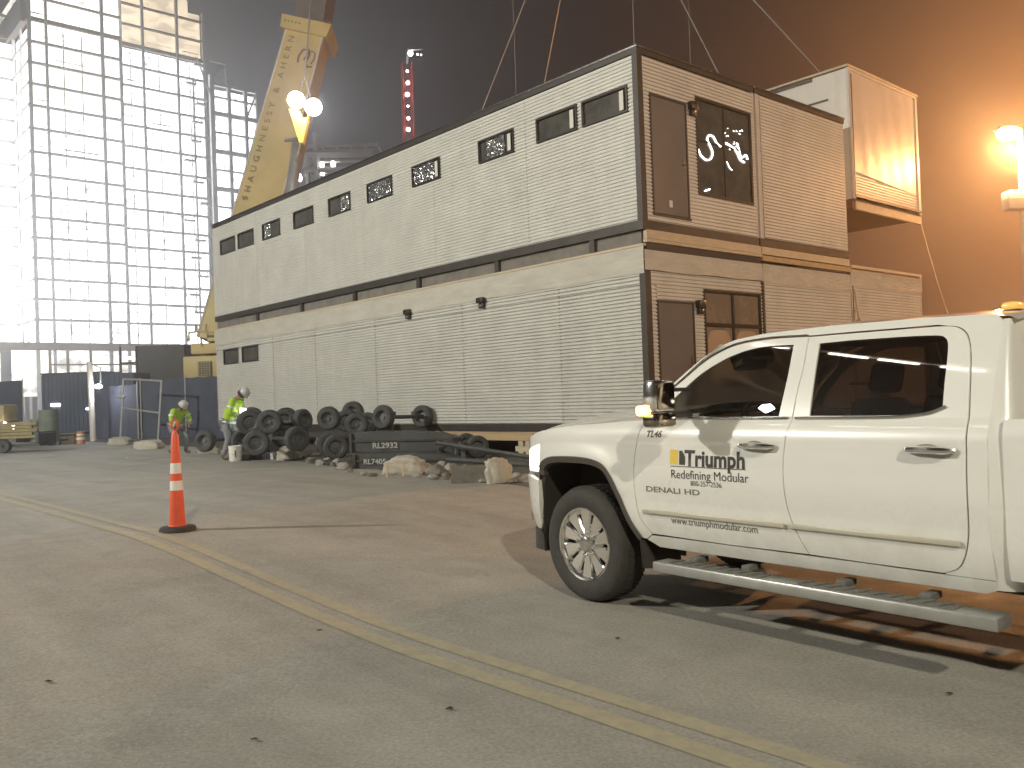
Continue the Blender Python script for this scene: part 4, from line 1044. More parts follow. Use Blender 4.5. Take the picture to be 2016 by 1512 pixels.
# far steel roof frame right of the boom
ff = empty('steel_frame_building', at(640,360,112), TH*.3, 'low unfinished steel roof frame behind the crane boom, two white lamps below', 'building')
fx = lambda px,py: at(px,py,112)-at(640,360,112)
R_ = Matrix.Rotation(-TH*.3,3,'Z')
def fl_(pts, r, nm, mt): return MB().tube([R_ @ fx(*p) for p in pts], r, 6).build(nm, mt, ff)
for pts, r in (([(600,288),(745,284)],.22),([(600,303),(735,301)],.55),([(600,318),(720,316)],.22),([(622,262),(626,372)],.5),([(605,285),(607,372)],.35),([(600,336),(700,334)],.45)):
    fl_(pts, r, 'beam', 'tower_steel')
for k in range(5): fl_([(634+k*28,288),(640+k*28,303)], .14, 'brace', 'tower_steel')
for (x,y) in ((634,326),(656,323),(590,350),(635,338)):
    m = MB(); c = R_ @ fx(x,y); m.lathe([(0,-.5),(.22,-.42),(.3,0),(.2,.4),(0,.6)], 10, 'z', c); m.build('work_lamp', 'white_point', ff)

# ------------------------------------------------------------------ crane
cr = empty('mobile_crane', (at(400,850,39).x, 39, .2), 0, 'yellow mobile crane with its telescopic boom raised, behind the modules', 'crane')
off = Vector(cr.location)
def beam(p0, p1, w0, w1, d0, d1, nm, mt, par, bev=.0, up=Vector((0,1,0))):
    d = (p1-p0).normalized(); r = d.cross(up).normalized(); f = r.cross(d).normalized()
    vs = []
    for p,w,dd in ((p0,w0,d0),(p1,w1,d1)):
        c = .18*w
        for a,b in ((-.5,-.5),(.5,-.5),(.5,.5),(-.5,.5)):
            vs.append(p+r*a*w+f*b*dd-off)
    m = MB(); m.add(vs, [(0,1,2,3),(7,6,5,4),(0,4,5,1),(1,5,6,2),(2,6,7,3),(3,7,4,0)])
    return m.build(nm, mt, par), d, r, f
B0 = at(447,680,40.2); B1 = at(612,62,42.)
bo, bd, br, bf = beam(B0, B1, 2.15, 1.72, 1.9, 1.7, 'boom', 'crane_yellow', cr)
face_neg = bf.y > 0
m = MB()
for sx in (-1,1):     # side flanges
    p0, p1 = B0+br*sx*1.07+bf*(-.95 if face_neg else .95), B1+br*sx*.86+bf*(-.85 if face_neg else .85)
    m.tube([p0-off, p1-off], .05, 6)
m.build('boom_edge', 'pole_white', bo)
for k in range(26):
    pass
lenB = (B1-B0).length
ft = lambda s,u,e=.87: B0+bd*s+br*u-bf*e-off      # point on the face toward the photographer
fs_ = -1 if bf.dot(Vector((0,-1,0))) > 0 else 1
face = -bf if fs_ > 0 else bf
def fpt(s,u,e=.012): return B0+bd*s+br*u+face*(.85+e)-off
MT = Matrix((( bd.x, -br.x, face.x, 0),(bd.y, -br.y, face.y, 0),(bd.z, -br.z, face.z, 0),(0,0,0,1)))
# letters run up the left edge of the boom
nleft = -1 if (at(479,408,38)-at(522,390,38)).dot(br) < 0 else 1
xa = (bd*(lenB*.58)-br*nleft*.12-face*.10).normalized(); ya = (br*nleft)
if xa.cross(ya).dot(face) < 0: ya = -ya
base = B0+bd*(lenB*.42)+br*nleft*(.90 if ya.dot(br*nleft) < 0 else .50)+face*.965-off
MT = Matrix(((xa.x,ya.x,face.x,base.x),(xa.y,ya.y,face.y,base.y),(xa.z,ya.z,face.z,base.z),(0,0,0,1)))
text('boom_lettering', 'SHAUGHNESSY & AHERN', .38, MT, 'crane_letter', bo, .006, 0, 1.2, space=1.75)
# round mark near the head
c0 = B0+bd*(lenB-1.75)-br*nleft*.42+face*.865-off
def ribbon(pts, w, nm, mt, par):
    m = MB(); vs=[]
    for i,p in enumerate(pts):
        t = (Vector(pts[min(i+1,len(pts)-1)])-Vector(pts[max(i-1,0)])).normalized(); n=Vector((-t.y,t.x))
        for s in (-1,1): q = Vector(p)+n*w*s*.5; vs.append(c0+bd*q.y+br*(-nleft)*q.x)
    m.add(vs,[(2*i,2*i+1,2*i+3,2*i+2) for i in range(len(pts)-1)]); return m.build(nm, mt, par)
mat('mark_mauve', (.20,.10,.12), .5)
ribbon([(-.36,-.30),(-.38,.05),(-.25,.38),(.0,.42),(.08,.2),(.0,-.2),(.12,-.42),(.34,-.36)], .10, 'boom_mark', 'mark_mauve', bo)
ribbon([(-.12,-.12),(-.02,.22),(.16,.4),(.33,.3),(.34,.0),(.25,-.25)], .07, 'boom_mark', 'mark_mauve', bo)
beam(B1-bd*.60, B1+bd*.05, 2.20, 2.35, 2.1, 2.1, 'boom_collar', 'crane_yellow', cr)
m = MB()
for k in range(5):
    p = B1-bd*.25+br*nleft*(.95-k*.17)+face*1.06-off; m.lathe([(0,0),(.05,0)], 8, 'y', p)
m.build('collar_bolts', 'crane_letter', cr)
P2 = at(668,-260,49)
beam(B1, P2, 1.45, 1.40, 1.4, 1.4, 'inner_boom', 'crane_grey', cr)
m = MB(); pA, pB = at(586,285,39.4), at(540,640,33.8)
m.tube([pA-off,pB-off], .26, 14); m.build('lift_cylinder', 'galvanised', cr)
MB().tube([at(562,277,39.6)-off, at(592,272,39)-off],.08,6).build('boom_bracket','crane_grey',cr)
bx = lambda p,q,Y,dep: (at(p[0],q[1],Y)-off, at(q[0],p[1],Y)-off)
a_, b_ = bx((361,698),(470,752),38,2); m = MB(); m.bbox(a_.x,b_.x,a_.y,a_.y+3.0,a_.z,b_.z,.06)
a2, b2 = bx((366,672),(470,697),38.4,2); m.bbox(a2.x+.1,b2.x,a2.y+.3,a2.y+2.6,a2.z,b2.z,.05)
m.build('superstructure', 'crane_yellow', cr)
g0, g1 = bx((390,711),(416,740),37.96,0); m = MB()
m.box(g0.x,g1.x,g0.y-.02,g0.y,g0.z,g1.z); sp = m.build('grille', 'machine_dark', cr)
m = MB()
for k in range(6): zz = g0.z+(k+.5)*(g1.z-g0.z)/6; m.box(g0.x,g1.x,g0.y-.05,g0.y-.022,zz-.012,zz+.012)
for k in range(5): xx = g0.x+(k+.5)*(g1.x-g0.x)/5; m.box(xx-.010,xx+.010,g0.y-.07,g0.y-.052,g0.z,g1.z)
m.build('grille_bars', 'crane_yellow', cr)
m = MB()
for pts in ([(420,600),(424,590),(428,605),(434,670),(408,672),(408,650),(416,640)],):
    P = [at(x,y,38.6)-off for x,y in pts]; m.add(P+[p+Vector((0,.8,0)) for p in P], [tuple(range(7)),tuple(reversed(range(7,14)))]+[(i,(i+1)%7,(i+1)%7+7,i+7) for i in range(7)])
m.build('mast_frame', 'crane_yellow', cr)
m = MB()
for pts in ([(372,672),(372,655),(395,652),(420,655)],[(385,654),(386,640)],[(405,655),(405,638)]): m.tube([at(x,y,38)-off for x,y in pts], .05, 6)
m.build('handrail', 'crane_yellow', cr)
m = MB(); c0_, c1_ = bx((350,752),(470,852),38.2,0); m.bbox(c0_.x,c1_.x,c0_.y+.4,c0_.y+3,c0_.z+.25,c1_.z-.4,.08); m.bbox(c0_.x+.2,c1_.x,c0_.y+.2,c0_.y+2.8,c1_.z-.5,c1_.z-.02,.05)
for k in range(5): m.tube([(c0_.x+.3+k*.55,c0_.y+.35,c0_.z+.3),(c0_.x+.5+k*.5,c0_.y+.3,c1_.z-.2)], .06, 6)
m.tube([(c0_.x+1.0,c0_.y+.1,c1_.z-.5),(c0_.x+1.35,c0_.y+.1,c0_.z+.9),(c0_.x+1.7,c0_.y+.1,c1_.z-.6)], .05, 6)
m.build('carrier', 'machine_dark', cr)
for k in range(2):
    m = MB(); m.lathe([(.2,-.0),(.5,.0),(.58,.08),(.58,.4),(.5,.45)], 24, 'y', (c0_.x+.6+k*1.3, c0_.y-.05, .60)); m.build('carrier_wheel', 'tyre_old', cr)
# hook block with two floodlights
hk = empty('hook_block', at(592,240,36), 0, 'bright yellow tapered hook block lit by two floodlights in front of the boom', 'hook block')
ho = Vector(hk.location)
P = [at(x,y,36)-ho for x,y in [(569,214),(590,219),(592,232),(606,232),(608,214),(596,281),(589,281)]]
fr_ = [P[0],P[1],P[2],P[3],P[4],P[5],P[6]]
m = MB(); n7 = 7; m.add(fr_+[p+Vector((0,.35,0)) for p in fr_], [(0,1,2,6),(2,3,5,6),(3,4,5),(7,13,9,8),(9,13,12,10),(10,12,11)]+[(i,(i+1)%7,(i+1)%7+7,i+7) for i in range(7)])
m.build('block', 'hook_yellow', hk)
m = MB(); m.tube([at(592,280,36)-ho, at(588,300,36)-ho, at(582,318,36)-ho], .04, 6); m.build('hook', 'crane_letter', hk)
m = MB()
for px,py in ((583,197),(617,211)): m.tube([at(px,py,36.3)-ho, at(600,150,36.5)-ho], .03, 5)
m.tube([at(600,150,36.5)-ho, at(628,-200,38)-ho], .04, 5); m.build('hoist_rope', 'cable_steel', hk)
for px,py in ((583,197),(617,211)):
    c = at(px,py,36)-ho; dr_ = (EYE-at(px,py,36)).normalized(); Rq = dr_.to_track_quat('Z','Y').to_matrix().to_4x4()
    m = MB(); m.lathe([(0,-.3),(.2,-.28),(.34,-.02),(.36,.0)], 16, 'z', (0,0,0), Matrix.Translation(c) @ Rq); fl1 = m.build('floodlight', 'fixture', hk)
    m = MB(); m.lathe([(0,.03),(.2,.02),(.33,-.01)], 20, 'z', (0,0,0), Matrix.Translation(c) @ Rq); m.build('lens', 'white_lens', fl1)

# far red lattice mast with lamps
ms = empty('lattice_mast', (at(800,262,110).x, 110, 0), .3, 'far red lattice mast with a column of white lamps above the roof line', 'crane mast')
m = MB(); wz = .62; zt = at(805,125,110).z
for sx in (-1,1):
    for sy in (-1,1): m.tube([(sx*wz,sy*wz,0),(sx*wz*.9+ (.35),sy*wz,zt)], .09, 5)
k = 0; z = 20
while z < zt-1.2:
    s = 1 if k%2 else -1; o_ = .35*z/zt
    m.tube([(s*wz+o_,-wz,z),(-s*wz+o_,-wz,z+1.3)], .05, 4); m.tube([(-wz+o_,-wz,z),(wz+o_,-wz,z)], .05, 4); m.tube([(-wz+o_,s*wz,z),(-wz+o_,-s*wz,z+1.3)], .05, 4); z += 1.3; k += 1
m.build('lattice', 'red_lattice', ms)
for px,py,r in ((802,140,.16),(803,163,.24),(802,186,.28),(803,209,.14),(804,233,.2),(804,255,.26),(808,105,.34),(822,107,.12),(829,108,.10)):
    p = at(px,py,109.0)-Vector(ms.location); p = Matrix.Rotation(-.3,3,'Z') @ p
    m = MB(); m.lathe([(0,-r),(r*.7,-r*.7),(r,0),(r*.7,r*.7),(0,r)], 10, 'z', p); m.build('lamp', 'white_point', ms)
p = Matrix.Rotation(-.3,3,'Z') @ (at(806,99,109.3)-Vector(ms.location)); q = Matrix.Rotation(-.3,3,'Z') @ (at(832,97,109.3)-Vector(ms.location))
m = MB(); m.tube([p,q], .09, 6); m.tube([(.4,0,zt),(.6,0,zt+1.9)], .14, 6); m.build('jib_head', 'galvanised', ms)

# ------------------------------------------------------------------ site clutter on the left
def bxy(name, mt, px0, py0, px1, py1, Y, dep, label, cat, bev=.05, extra=None, group=None):
    a = at(px0, py1, Y); b = at(px1, py0, Y); z0 = min(a.z, .5)
    e = empty(name, (a.x, Y, ground_z(a.x, Y)), 0, label, cat, group)
    W_, H_ = b.x-a.x, b.z-e.location.z
    return e, W_, H_
e, W_, H_ = bxy('shipping_container', 'container_blue', 84, 733, 205, 850, 58, 2.4, 'blue site container between the tower and the screened fence', 'container')
m = MB(); 
for k in range(int(W_/.28)): m.box(k*.28,k*.28+.16,0,.05,.15,H_-.1)
m.box(0,W_,.05,2.4,.02,H_-.02); m.build('body','container_blue',e); box('roof_rail','container_grey',e,-.03,W_+.03,-.03,2.4,H_-.02,H_+.08)
box('lit_vent','white_point',e,.6,1.2,-.04,-.01,1.8,1.95); box('lit_vent','white_point',e,2.9,3.1,-.04,-.01,1.5,1.6)
e, W_, H_ = bxy('shipping_container', 'container_blue', 205, 733, 262, 850, 52, 2.4, 'light blue container seen above the screened fence, left of the dark cabin', 'container')
m = MB(); m.box(0,W_,0,2.4,.02,H_); m.build('body','container_blue',e); m = MB()
for k in range(6): m.box(k*W_/6,k*W_/6+.1,-.04,0,.1,H_-.1)
m.build('ribs','container_blue',e)
e, W_, H_ = bxy('site_cabin', 'container_grey', 242, 678, 362, 850, 56, 3, 'dark grey site cabin with an outside stair, left of the crane', 'cabin')
m = MB(); m.box(1.0,W_,0,3,.02,H_); m.build('body','container_grey',e)
m = MB()
for k in range(3): m.box(.0,1.0,-.1,.0,H_-1.1-k*1.4,H_-1.0-k*1.4)
m.tube([(0,-.05,0),(0,-.05,H_)],.06,5).tube([(1,-.05,0),(1,-.05,H_)],.06,5); m.build('stair','container_grey',e)
m = MB(); m.box(.25,.8,-.12,-.1,H_-.8,H_-.68).box(.25,.8,-.12,-.1,H_-2.3,H_-2.2); m.build('lit_sign','white_point',e)
# screened fence
def fence_run(pts, h, label, nm='screened_fence'):
    e = empty(nm, (pts[0][0], pts[0][1], ground_z(*pts[0])), 0, label, 'fence')
    L = [Vector((x,y,ground_z(x,y)))-e.location for x,y in pts]
    m = MB(); vs=[]; K=14
    for i in range(len(L)-1):
        for j in range(K+1):
            p = L[i].lerp(L[i+1], j/K)
            for z in (.08, h*.35, h*.7, h): 
                vs.append(p+Vector((0,.05*sin(j*1.3+z*2)+.03*random.random(),z-.03*sin(j*pi/K*3)**2)))
    n = len(vs)//4
    m.add(vs,[(4*i+k,4*i+4+k,4*i+5+k,4*i+1+k) for i in range(n-1) for k in range(3)],True); m.build('screen','screen_blue',e)
    for p in L: MB().tube([p+Vector((0,-.05,0)),p+Vector((0,-.05,h+.1))], .03, 6).build('post','galvanised',e)
    return e
ga = at(188,868,41); gb = at(250,868,37); gc = at(322,875,34.5); gd = at(383,880,32.5)
fence_run([(ga.x,ga.y),(gb.x,gb.y+1.2)], 2.45, 'blue screened fence panel between the white post and the gate frame')
fence_run([(gb.x+.1,gb.y+1.3),(gc.x,gc.y+2.5),(gd.x,gd.y+3.5)], 2.6, 'blue screened fence behind the crouching workers')
fa = at(-60,860,46); fb_ = at(48,850,46)
fence_run([(fa.x-4,fa.y),(fb_.x,fb_.y)], 3.1, 'grey blue screened fence at the left border of the yard')
# gate frame
gt = empty('gate_frame', at(238,866,36), 0, 'galvanised gate frame standing in front of the blue screen', 'gate'); go = Vector(gt.location)
m = MB(); T_ = lambda x,y,Y: at(x,y,Y)-go
m.tube([T_(237,868,36),T_(243,746,36)],.045,8).tube([T_(311,872,35),T_(318,748,35)],.045,8).tube([T_(243,746,36),T_(318,750,35)],.04,8).tube([T_(241,803,36),T_(314,813,35)],.035,8).tube([T_(233,780,36),T_(246,781,36)],.06,8)
m.build('frame','galvanised',gt)
ps = MB(); pp = at(184,870,39); o = empty('leaning_post', pp, 0, 'tall pale post leaning left of the blue fence panel', 'post')
m = MB(); m.tube([(0,0,0), at(176,712,39)-pp], [.13,.12], 10); m.build('shaft','pole_white',o)
m = MB(); m.tube([at(177,716,39)-pp, at(198,724,39)-pp, at(198,755,39)-pp],.03,6); m.build('arm','galvanised',o); m = MB(); m.lathe([(0,-.12),(.16,-.06),(.12,.05),(0,.1)],10,'z',at(194,760,39)-pp); m.build('lamp','white_point',o); point('post_lamp_glow', at(194,768,38.6), (.95,.96,1), 60, .12)
# drums, trailer, timber, boxes, machine
for k,(px,w,l) in enumerate(((97,.62,'tall dark green drum stack left of the blue container'),(76,.5,'darker drum beside the tall drum stack'))):
    p = at(px,862,36); m = MB(); H_=1.45 if k==0 else 1.1; m.lathe([(0,0),(w*.6,0),(w*.62,.04),(w*.6,.3),(w*.62,.34),(w*.6,H_*.6),(w*.62,H_*.62),(w*.6,H_),(0,H_)],20); o=m.build('drum','green_drum',None,(p.x,p.y,ground_z(p.x,p.y))); tag(o,l,'drum')
p = at(52,872,31); tl = empty('flatbed_trailer',(p.x,p.y,ground_z(p.x,p.y)),.05,'low dark flatbed trailer at the far left edge of the road','trailer')
m = MB(); m.box(-3.5,.75,-.6,.6,.20,.30).box(.75,1.15,-.08,.08,.18,.30); m.build('bed','machine_dark',tl)
for k in range(3): m = MB(); m.lathe([(.05,-.1),(.2,-.12),(.23,0),(.2,.12),(.05,.1)],16,'y',(-1.6+k*.6,-.68,.23)); m.build('wheel','tyre_old',tl)
m = MB(); m.box(.62,.72,-.65,.65,.30,.62); m.tube([(.7,-.6,.3),(.72,-.6,.66),(.72,.6,.66)],.03,6); m.build('headboard','machine_dark',tl)
p = at(20,858,36); o = empty('timber_stack',(p.x,p.y,ground_z(p.x,p.y)),0,'stack of yellowish timber and forks at the left border','timber')
m = MB()
for i in range(5):
    for j in range(4): m.box(-2.2,1.3-.2*(i%2),j*.25-.4,j*.25-.18,.35+i*.13,.35+i*.13+.11)
m.build('boards','yellow_machine',o); box('bearer','concrete_dark',o,-1.8,-1.5,-.5,.6,0,.345); box('bearer','concrete_dark',o,.2,.5,-.5,.6,0,.345)
p = at(38,858,38); yl = empty('site_machine',(p.x,p.y,ground_z(p.x,p.y)),0,'small yellow site machine with round lamps at the left border','machine')
m = MB(); m.bbox(-1.5,.1,-.5,.8,.45,1.0,.1); m.bbox(-1.2,-.4,-.4,.7,1.0,1.75,.08); m.build('body','yellow_machine',yl)
for x in (-1.2,-.15): m = MB(); m.lathe([(.1,-.12),(.32,-.13),(.36,0),(.32,.13),(.1,.12)],18,'y',(x,-.55,.36)); m.build('wheel','tyre_old',yl)
for x,z in ((-.75,.95),(-.3,.97),(.06,.82),(.06,.66),(.06,.50)): m = MB(); m.lathe([(0,-.02),(.05,-.01),(.055,.04)],12,'y',(x,-.56,z)); m.build('lamp','white_point',yl)
p = at(132,858,37); o = empty('crate',(p.x,p.y,ground_z(p.x,p.y)),0,'pale cardboard crate on the ground by the leaning post','crate')
m = MB(); m.bbox(-.38,.38,-.3,.3,.0,.46,.02); m.build('box','card',o); m = MB(); m.box(-.40,.40,-.32,.32,.36,.40).box(-.24,.2,-.325,-.305,.16,.22); m.build('tape','machine_dark',o)
p = at(158,858,37); o = empty('traffic_barrel',(p.x,p.y,ground_z(p.x,p.y)),0,'small orange and white barrel next to the pale crate','barrel')
m = MB(); m.lathe([(0,0),(.19,0),(.18,.15),(.16,.5),(.14,.52),(0,.52)],14); m.build('drum','orange_box',o); m = MB(); m.lathe([(.186,.16),(.180,.27)],14).lathe([(.172,.34),(.168,.42)],14); m.build('bands','cone_white',o)

# ------------------------------------------------------------------ traffic cone
p = at(350,1044,9.3); cz = ground_z(p.x, 9.3)
cn = empty('traffic_cone', (p.x, 9.3, cz), 0, 'tall orange channelizer cone with two white bands on a black base', 'traffic cone')
def cprof(z): return .082-.047*(z-.05)/1.0
zb = [.05,.22,.44,.545,.745,.845,.98,1.0]
def seg(z0,z1,e=0): return [(cprof(z0+(z1-z0)*k/3)+e, z0+(z1-z0)*k/3) for k in range(4)]
m = MB(); m.lathe([(.10,.045),(.09,.06)]+seg(.06,1.0)+[(.022,1.03),(.016,1.04),(.016,1.06),(.03,1.07)], 32)
# loop handle
m.tube([(-.03,0,1.06),(-.034,0,1.10),(-.03,0,1.145),(0,0,1.17),(.03,0,1.145),(.034,0,1.10),(.03,0,1.06)], .012, 8)
m.build('body','cone_orange',cn)
for z0,z1 in ((.425,.525),(.60,.71)): 
    m = MB(); m.lathe(seg(z0,z1,.0025), 32); m.build('reflective_band','cone_white',cn)
m = MB(); m.lathe([(.09,.055),(.12,.052),(.17,.046),(.185,.03),(.19,0),(0,0)], 12); m.build('base','rubber',cn)

# ------------------------------------------------------------------ axle pile in front of the modules
def axle(loc, rz, tilt, R, L, label, wheels=2, roll=0):
    e = empty('trailer_axle', loc, 0, label, 'axle', 'loose trailer axles piled beside the modules', rot=(tilt, roll, rz))
    m = MB(); m.tube([(0,-L/2,0),(0,L/2,0)], .045, 8); m.box(-.05,.05,-L*.28,-L*.24,-.04,.12).box(-.05,.05,L*.24,L*.28,-.04,.12); m.build('axle_beam','machine_dark',e)
    for s in ([-1,1] if wheels == 2 else [-1]):
        w = R*.34
        t = MB(); t.lathe([(R*.56,-w),(R*.72,-w*1.12),(R*.9,-w),(R,-w*.6),(R,w*.6),(R*.9,w),(R*.72,w*1.12),(R*.56,w)], 28, 'y', (0,s*L/2,0)); wo_ = t.build('tyre','tyre_old',e)
        r = MB(); r.lathe([(0,-w*.30),(R*.16,-w*.32),(R*.18,-w*.05),(R*.44,.0),(R*.48,-w*.5),(R*.56,-w*.8),(R*.57,w*.8)], 24, 'y', (0,s*L/2,0))
        for k in range(5): a=2*pi*k/5; r.lathe([(0,-w*.22),(R*.035,-w*.2),(R*.035,0)],6,'y',(R*.27*cos(a),s*L/2,R*.27*sin(a)))
        r.build('rim','rim_old',e)
    return e
# (px, py, Y, radius, heading of the wheel face, label)
AX = [(491,829,20.9,.30,.25,'axle whose wheel shows right behind the standing worker'),
      (505,872,19.8,.29,.1,'axle with its wheel low at the left end of the pile, behind the bucket'),
      (531,829,20.6,.285,.0,'axle with the upper left wheel of the pile facing the road'),
      (560,829,21.4,.27,.3,'axle with the wheel just right of the upper left one, half hidden'),
      (546,868,20.7,.26,.9,'axle with a muddy hub low between the left wheels'),
      (596,832,21.0,.27,1.0,'axle seen with its narrow tread, above the middle of the pile'),
      (584,864,19.6,.28,.7,'axle with a big dark wheel above the white sack'),
      (647,819,20.3,.27,-.2,'axle whose wheel stands highest against the striped wall'),
      (682,832,20.9,.26,.1,'axle behind the tipped wheel left of the dark skids'),
      (702,836,19.9,.26,.0,'axle with a shiny hub lying at the left end of the upper skid'),
      (755,823,19.3,.265,-.5,'axle whose clean rim stands alone above the dark skids'),
      (661,880,18.4,.26,.3,'axle with the tilted wheel low in front, above the small rubble'),
      (404,868,24.0,.30,-.35,'axle with the wheel between the two workers'),
      (884,889,17.3,.235,.1,'axle with the dark wheel at the right end of the skids'),
      (940,880,17.6,.23,.2,'axle in shade behind the sack, right of the skids')]
for (px,py,Y,R,hd,l) in AX:
    p = at(px,py,Y)
    d_ = Vector((p.x, p.y, 0)).normalized(); base_rz = math.atan2(-d_.x, d_.y)*0 + hd
    L = 1.5; ax = Vector((-sin(base_rz), cos(base_rz), 0))
    tilt = random.uniform(-.08,.08) if py < 850 else 0
    axle(p+ax*L/2, base_rz, tilt, R, L, l)
# dark skids with stencilled numbers
def skid(px0,py0,px1,py1,Y0,Y1,num,tx,ty,ts,label):
    A = at(px0,py1,Y0); B = at(px1,py1,Y1); u = Vector((B.x-A.x,B.y-A.y,0)); L = u.length; u.normalize()
    e = empty('steel_skid',(A.x,A.y,A.z),math.atan2(u.y,u.x),label,'steel skid','dark steel skids stacked beside the axle pile')
    h = at(px0,py0,Y0).z-A.z
    m = MB(); m.prism([(0,.04),(L,.0),(L,h*.62),(L*.86,h*.86),(L*.55,h),(0,h*1.0)],0,.5,'y'); m.build('beam','machine_dark',e)
    m = MB(); m.box(-.02,L+.02,-.03,-.003,h*.60-.03,h*.60+.01).box(.0,.06,-.05,-.003,.02,h*.98); m.build('flange','steel_dark',e)
    n = text('number',num,ts,Matrix(((1,0,0,tx),(0,0,-1,-.035),(0,1,0,ty),(0,0,0,1))),'stencil',e,.004,0,1.15)
    return e
skid(690,852,892,893,17.9,17.3,'RL2932',.50,.10,.155,'upper dark skid stencilled RL2932')
skid(697,894,900,927,17.2,16.6,'RL7405',.22,.13,.135,'lower dark skid stencilled RL7405')
m = MB(); P0 = at(905,893,16.6); P1 = at(1075,925,14.6)
m.tube([at(860,872,17.0),at(1075,905,15.2)],.045,6); m.tube([at(880,905,16.2),at(1075,918,14.8)],.05,6); m.tube([at(905,872,17.2),at(915,905,16.4)],.04,6)
tag(m.build('steel_bar','machine_dark'),'long dark bars lying from the skids toward the pickup nose','steel bar')
# rubble, sacks
def rock(p, r, mt, label, grp, flat=.7):
    bm = bmesh.new(); bmesh.ops.create_icosphere(bm, subdivisions=2, radius=1)
    ph = [random.uniform(0,6) for _ in range(6)]; sx,sy = random.uniform(.8,1.3),random.uniform(.7,1.1)
    for v in bm.verts:
        c = v.co; f = 1+.16*sin(3*c.x+ph[0])+.13*sin(4*c.y+ph[1])+.1*sin(5*c.z+ph[2])
        q = Vector((c.x*sx, c.y*sy, c.z*flat))*f*r; v.co = Vector([round(t/(r*.33))*(r*.33)*.55+t*.45 for t in q])
    me = bpy.data.meshes.new('concrete_chunk'); bm.to_mesh(me); bm.free(); me.materials.append(M[mt])
    o = bpy.data.objects.new('concrete_chunk', me); COL.objects.link(o); o.location = (p.x,p.y,p.z+r*flat*.6); o.rotation_euler = (0,0,random.uniform(0,6))
    return tag(o, label, 'rubble', grp)
ST = [(612,912,.12),(622,900,.10),(600,905,.09),(588,899,.08),(632,916,.11),(645,908,.09),(655,918,.08),(664,916,.13),(676,924,.12),(608,902,.07),(640,900,.08),(575,900,.06),(690,930,.06),
      (836,928,.14),(848,934,.10),(862,938,.16),(870,922,.12),(884,932,.14),(893,924,.11),(905,930,.10),(852,944,.09),(878,944,.10),(912,916,.12),(900,940,.08),(930,944,.09),(1020,944,.10),(1032,950,.12),(1010,952,.07),(820,940,.07),(716,936,.07),(735,938,.06),(950,950,.07)]
def gpt(px, py):
    z = .2
    for _ in range(12):
        d = _fw+RT*((px-1008)/CF)-UP*((py-756)/CF); t = (z-1.5)/d.z; P = EYE+d*t; z = .5*z+.5*ground_z(P.x,P.y)
    return Vector((P.x,P.y,ground_z(P.x,P.y)))
for i,(px,py,r) in enumerate(ST):
    left_ = px < 760
    rock(gpt(px,py), r, 'concrete' if i%3 else 'concrete_dark', 'broken grey concrete chunk in the low heap below the wheel pile' if left_ else 'rounded grey concrete lump along the road edge between the sacks',
         'small rubble below the wheel pile' if left_ else 'lumps along the road edge')
def sack(px,py,w,h,label,seed,rz=0):
    rd = random.Random(seed); bm = bmesh.new(); bmesh.ops.create_icosphere(bm, subdivisions=4, radius=1)
    ph = [rd.uniform(0,6) for _ in range(8)]
    for v in bm.verts:
        c = v.co.copy(); f = 1+.10*sin(4*c.x+ph[0]+2*c.z)+.08*sin(7*c.y+ph[1])+.05*sin(11*c.z+ph[2]+3*c.x)+.04*sin(17*c.x+ph[3])
        sq = lambda t: math.copysign(abs(t)**.7, t)
        v.co = Vector((sq(c.x)*w/2, sq(c.y)*w*.30, max(-.45,sq(c.z))*h*.68))*f
    me = bpy.data.meshes.new('sack'); bm.to_mesh(me); bm.free(); me.materials.append(M['sack']); me.polygons.foreach_set('use_smooth',[True]*len(me.polygons))
    o = bpy.data.objects.new('sack', me); COL.objects.link(o); p = gpt(px,py); o.location = (p.x,p.y,p.z+h*.30); o.rotation_euler = (rd.uniform(-.1,.1),rd.uniform(-.15,.15),rz)
    return tag(o,label,'sack')
sack(570,905,.60,.32,'pale square-cornered sack below the big dark wheel',1,.1)
sack(797,932,.72,.30,'wide pale sack draped over a small opening beside the lower skid',2,-.2)
sack(982,951,.42,.38,'upright pale sack nearest the pickup',3,.4)
sack(236,876,.9,.30,'left half of the low pale sacks under the gate frame',4,.2)
sack(292,884,.9,.30,'right pale sack at the foot of the crouching worker',5,-.3)
sack(412,893,.55,.22,'small dirty pale sack between the two workers',6,.1)
m = MB(); p = gpt(784,934); m.box(-.16,-.12,-.42,-.38,0,.20).box(.12,.16,-.42,-.38,0,.20).box(-.16,.16,-.42,-.38,.20,.235); o = m.build('box_frame','wood_pale',None,p); tag(o,'tiny yellow timber frame at the mouth of the wide pale sack','frame')
m = MB(); p = gpt(935,950); m.box(-.35,.35,-.08,.08,0,.26); o = m.build('block','concrete_dark',None,p); tag(o,'dark square block beside the upright sack','block')
m = MB(); p = gpt(916,946); m.box(-.03,.03,-.05,.05,0,.24); o = m.build('stake','wood_pale',None,p); tag(o,'short pale stake left of the dark square block','stake')
m = MB(); p = gpt(505,905); m.bbox(-.42,.42,-.1,.1,0,.14,.02); tb = empty('low_barrier',p,0,'low grey beam with white ends on the ground right of the bucket','beam'); m.build('beam','tyre_old',tb)
m = MB(); m.box(-.425,-.36,-.105,.105,0,.145).box(.36,.425,-.105,.105,0,.145); m.build('white_ends','litter',tb)
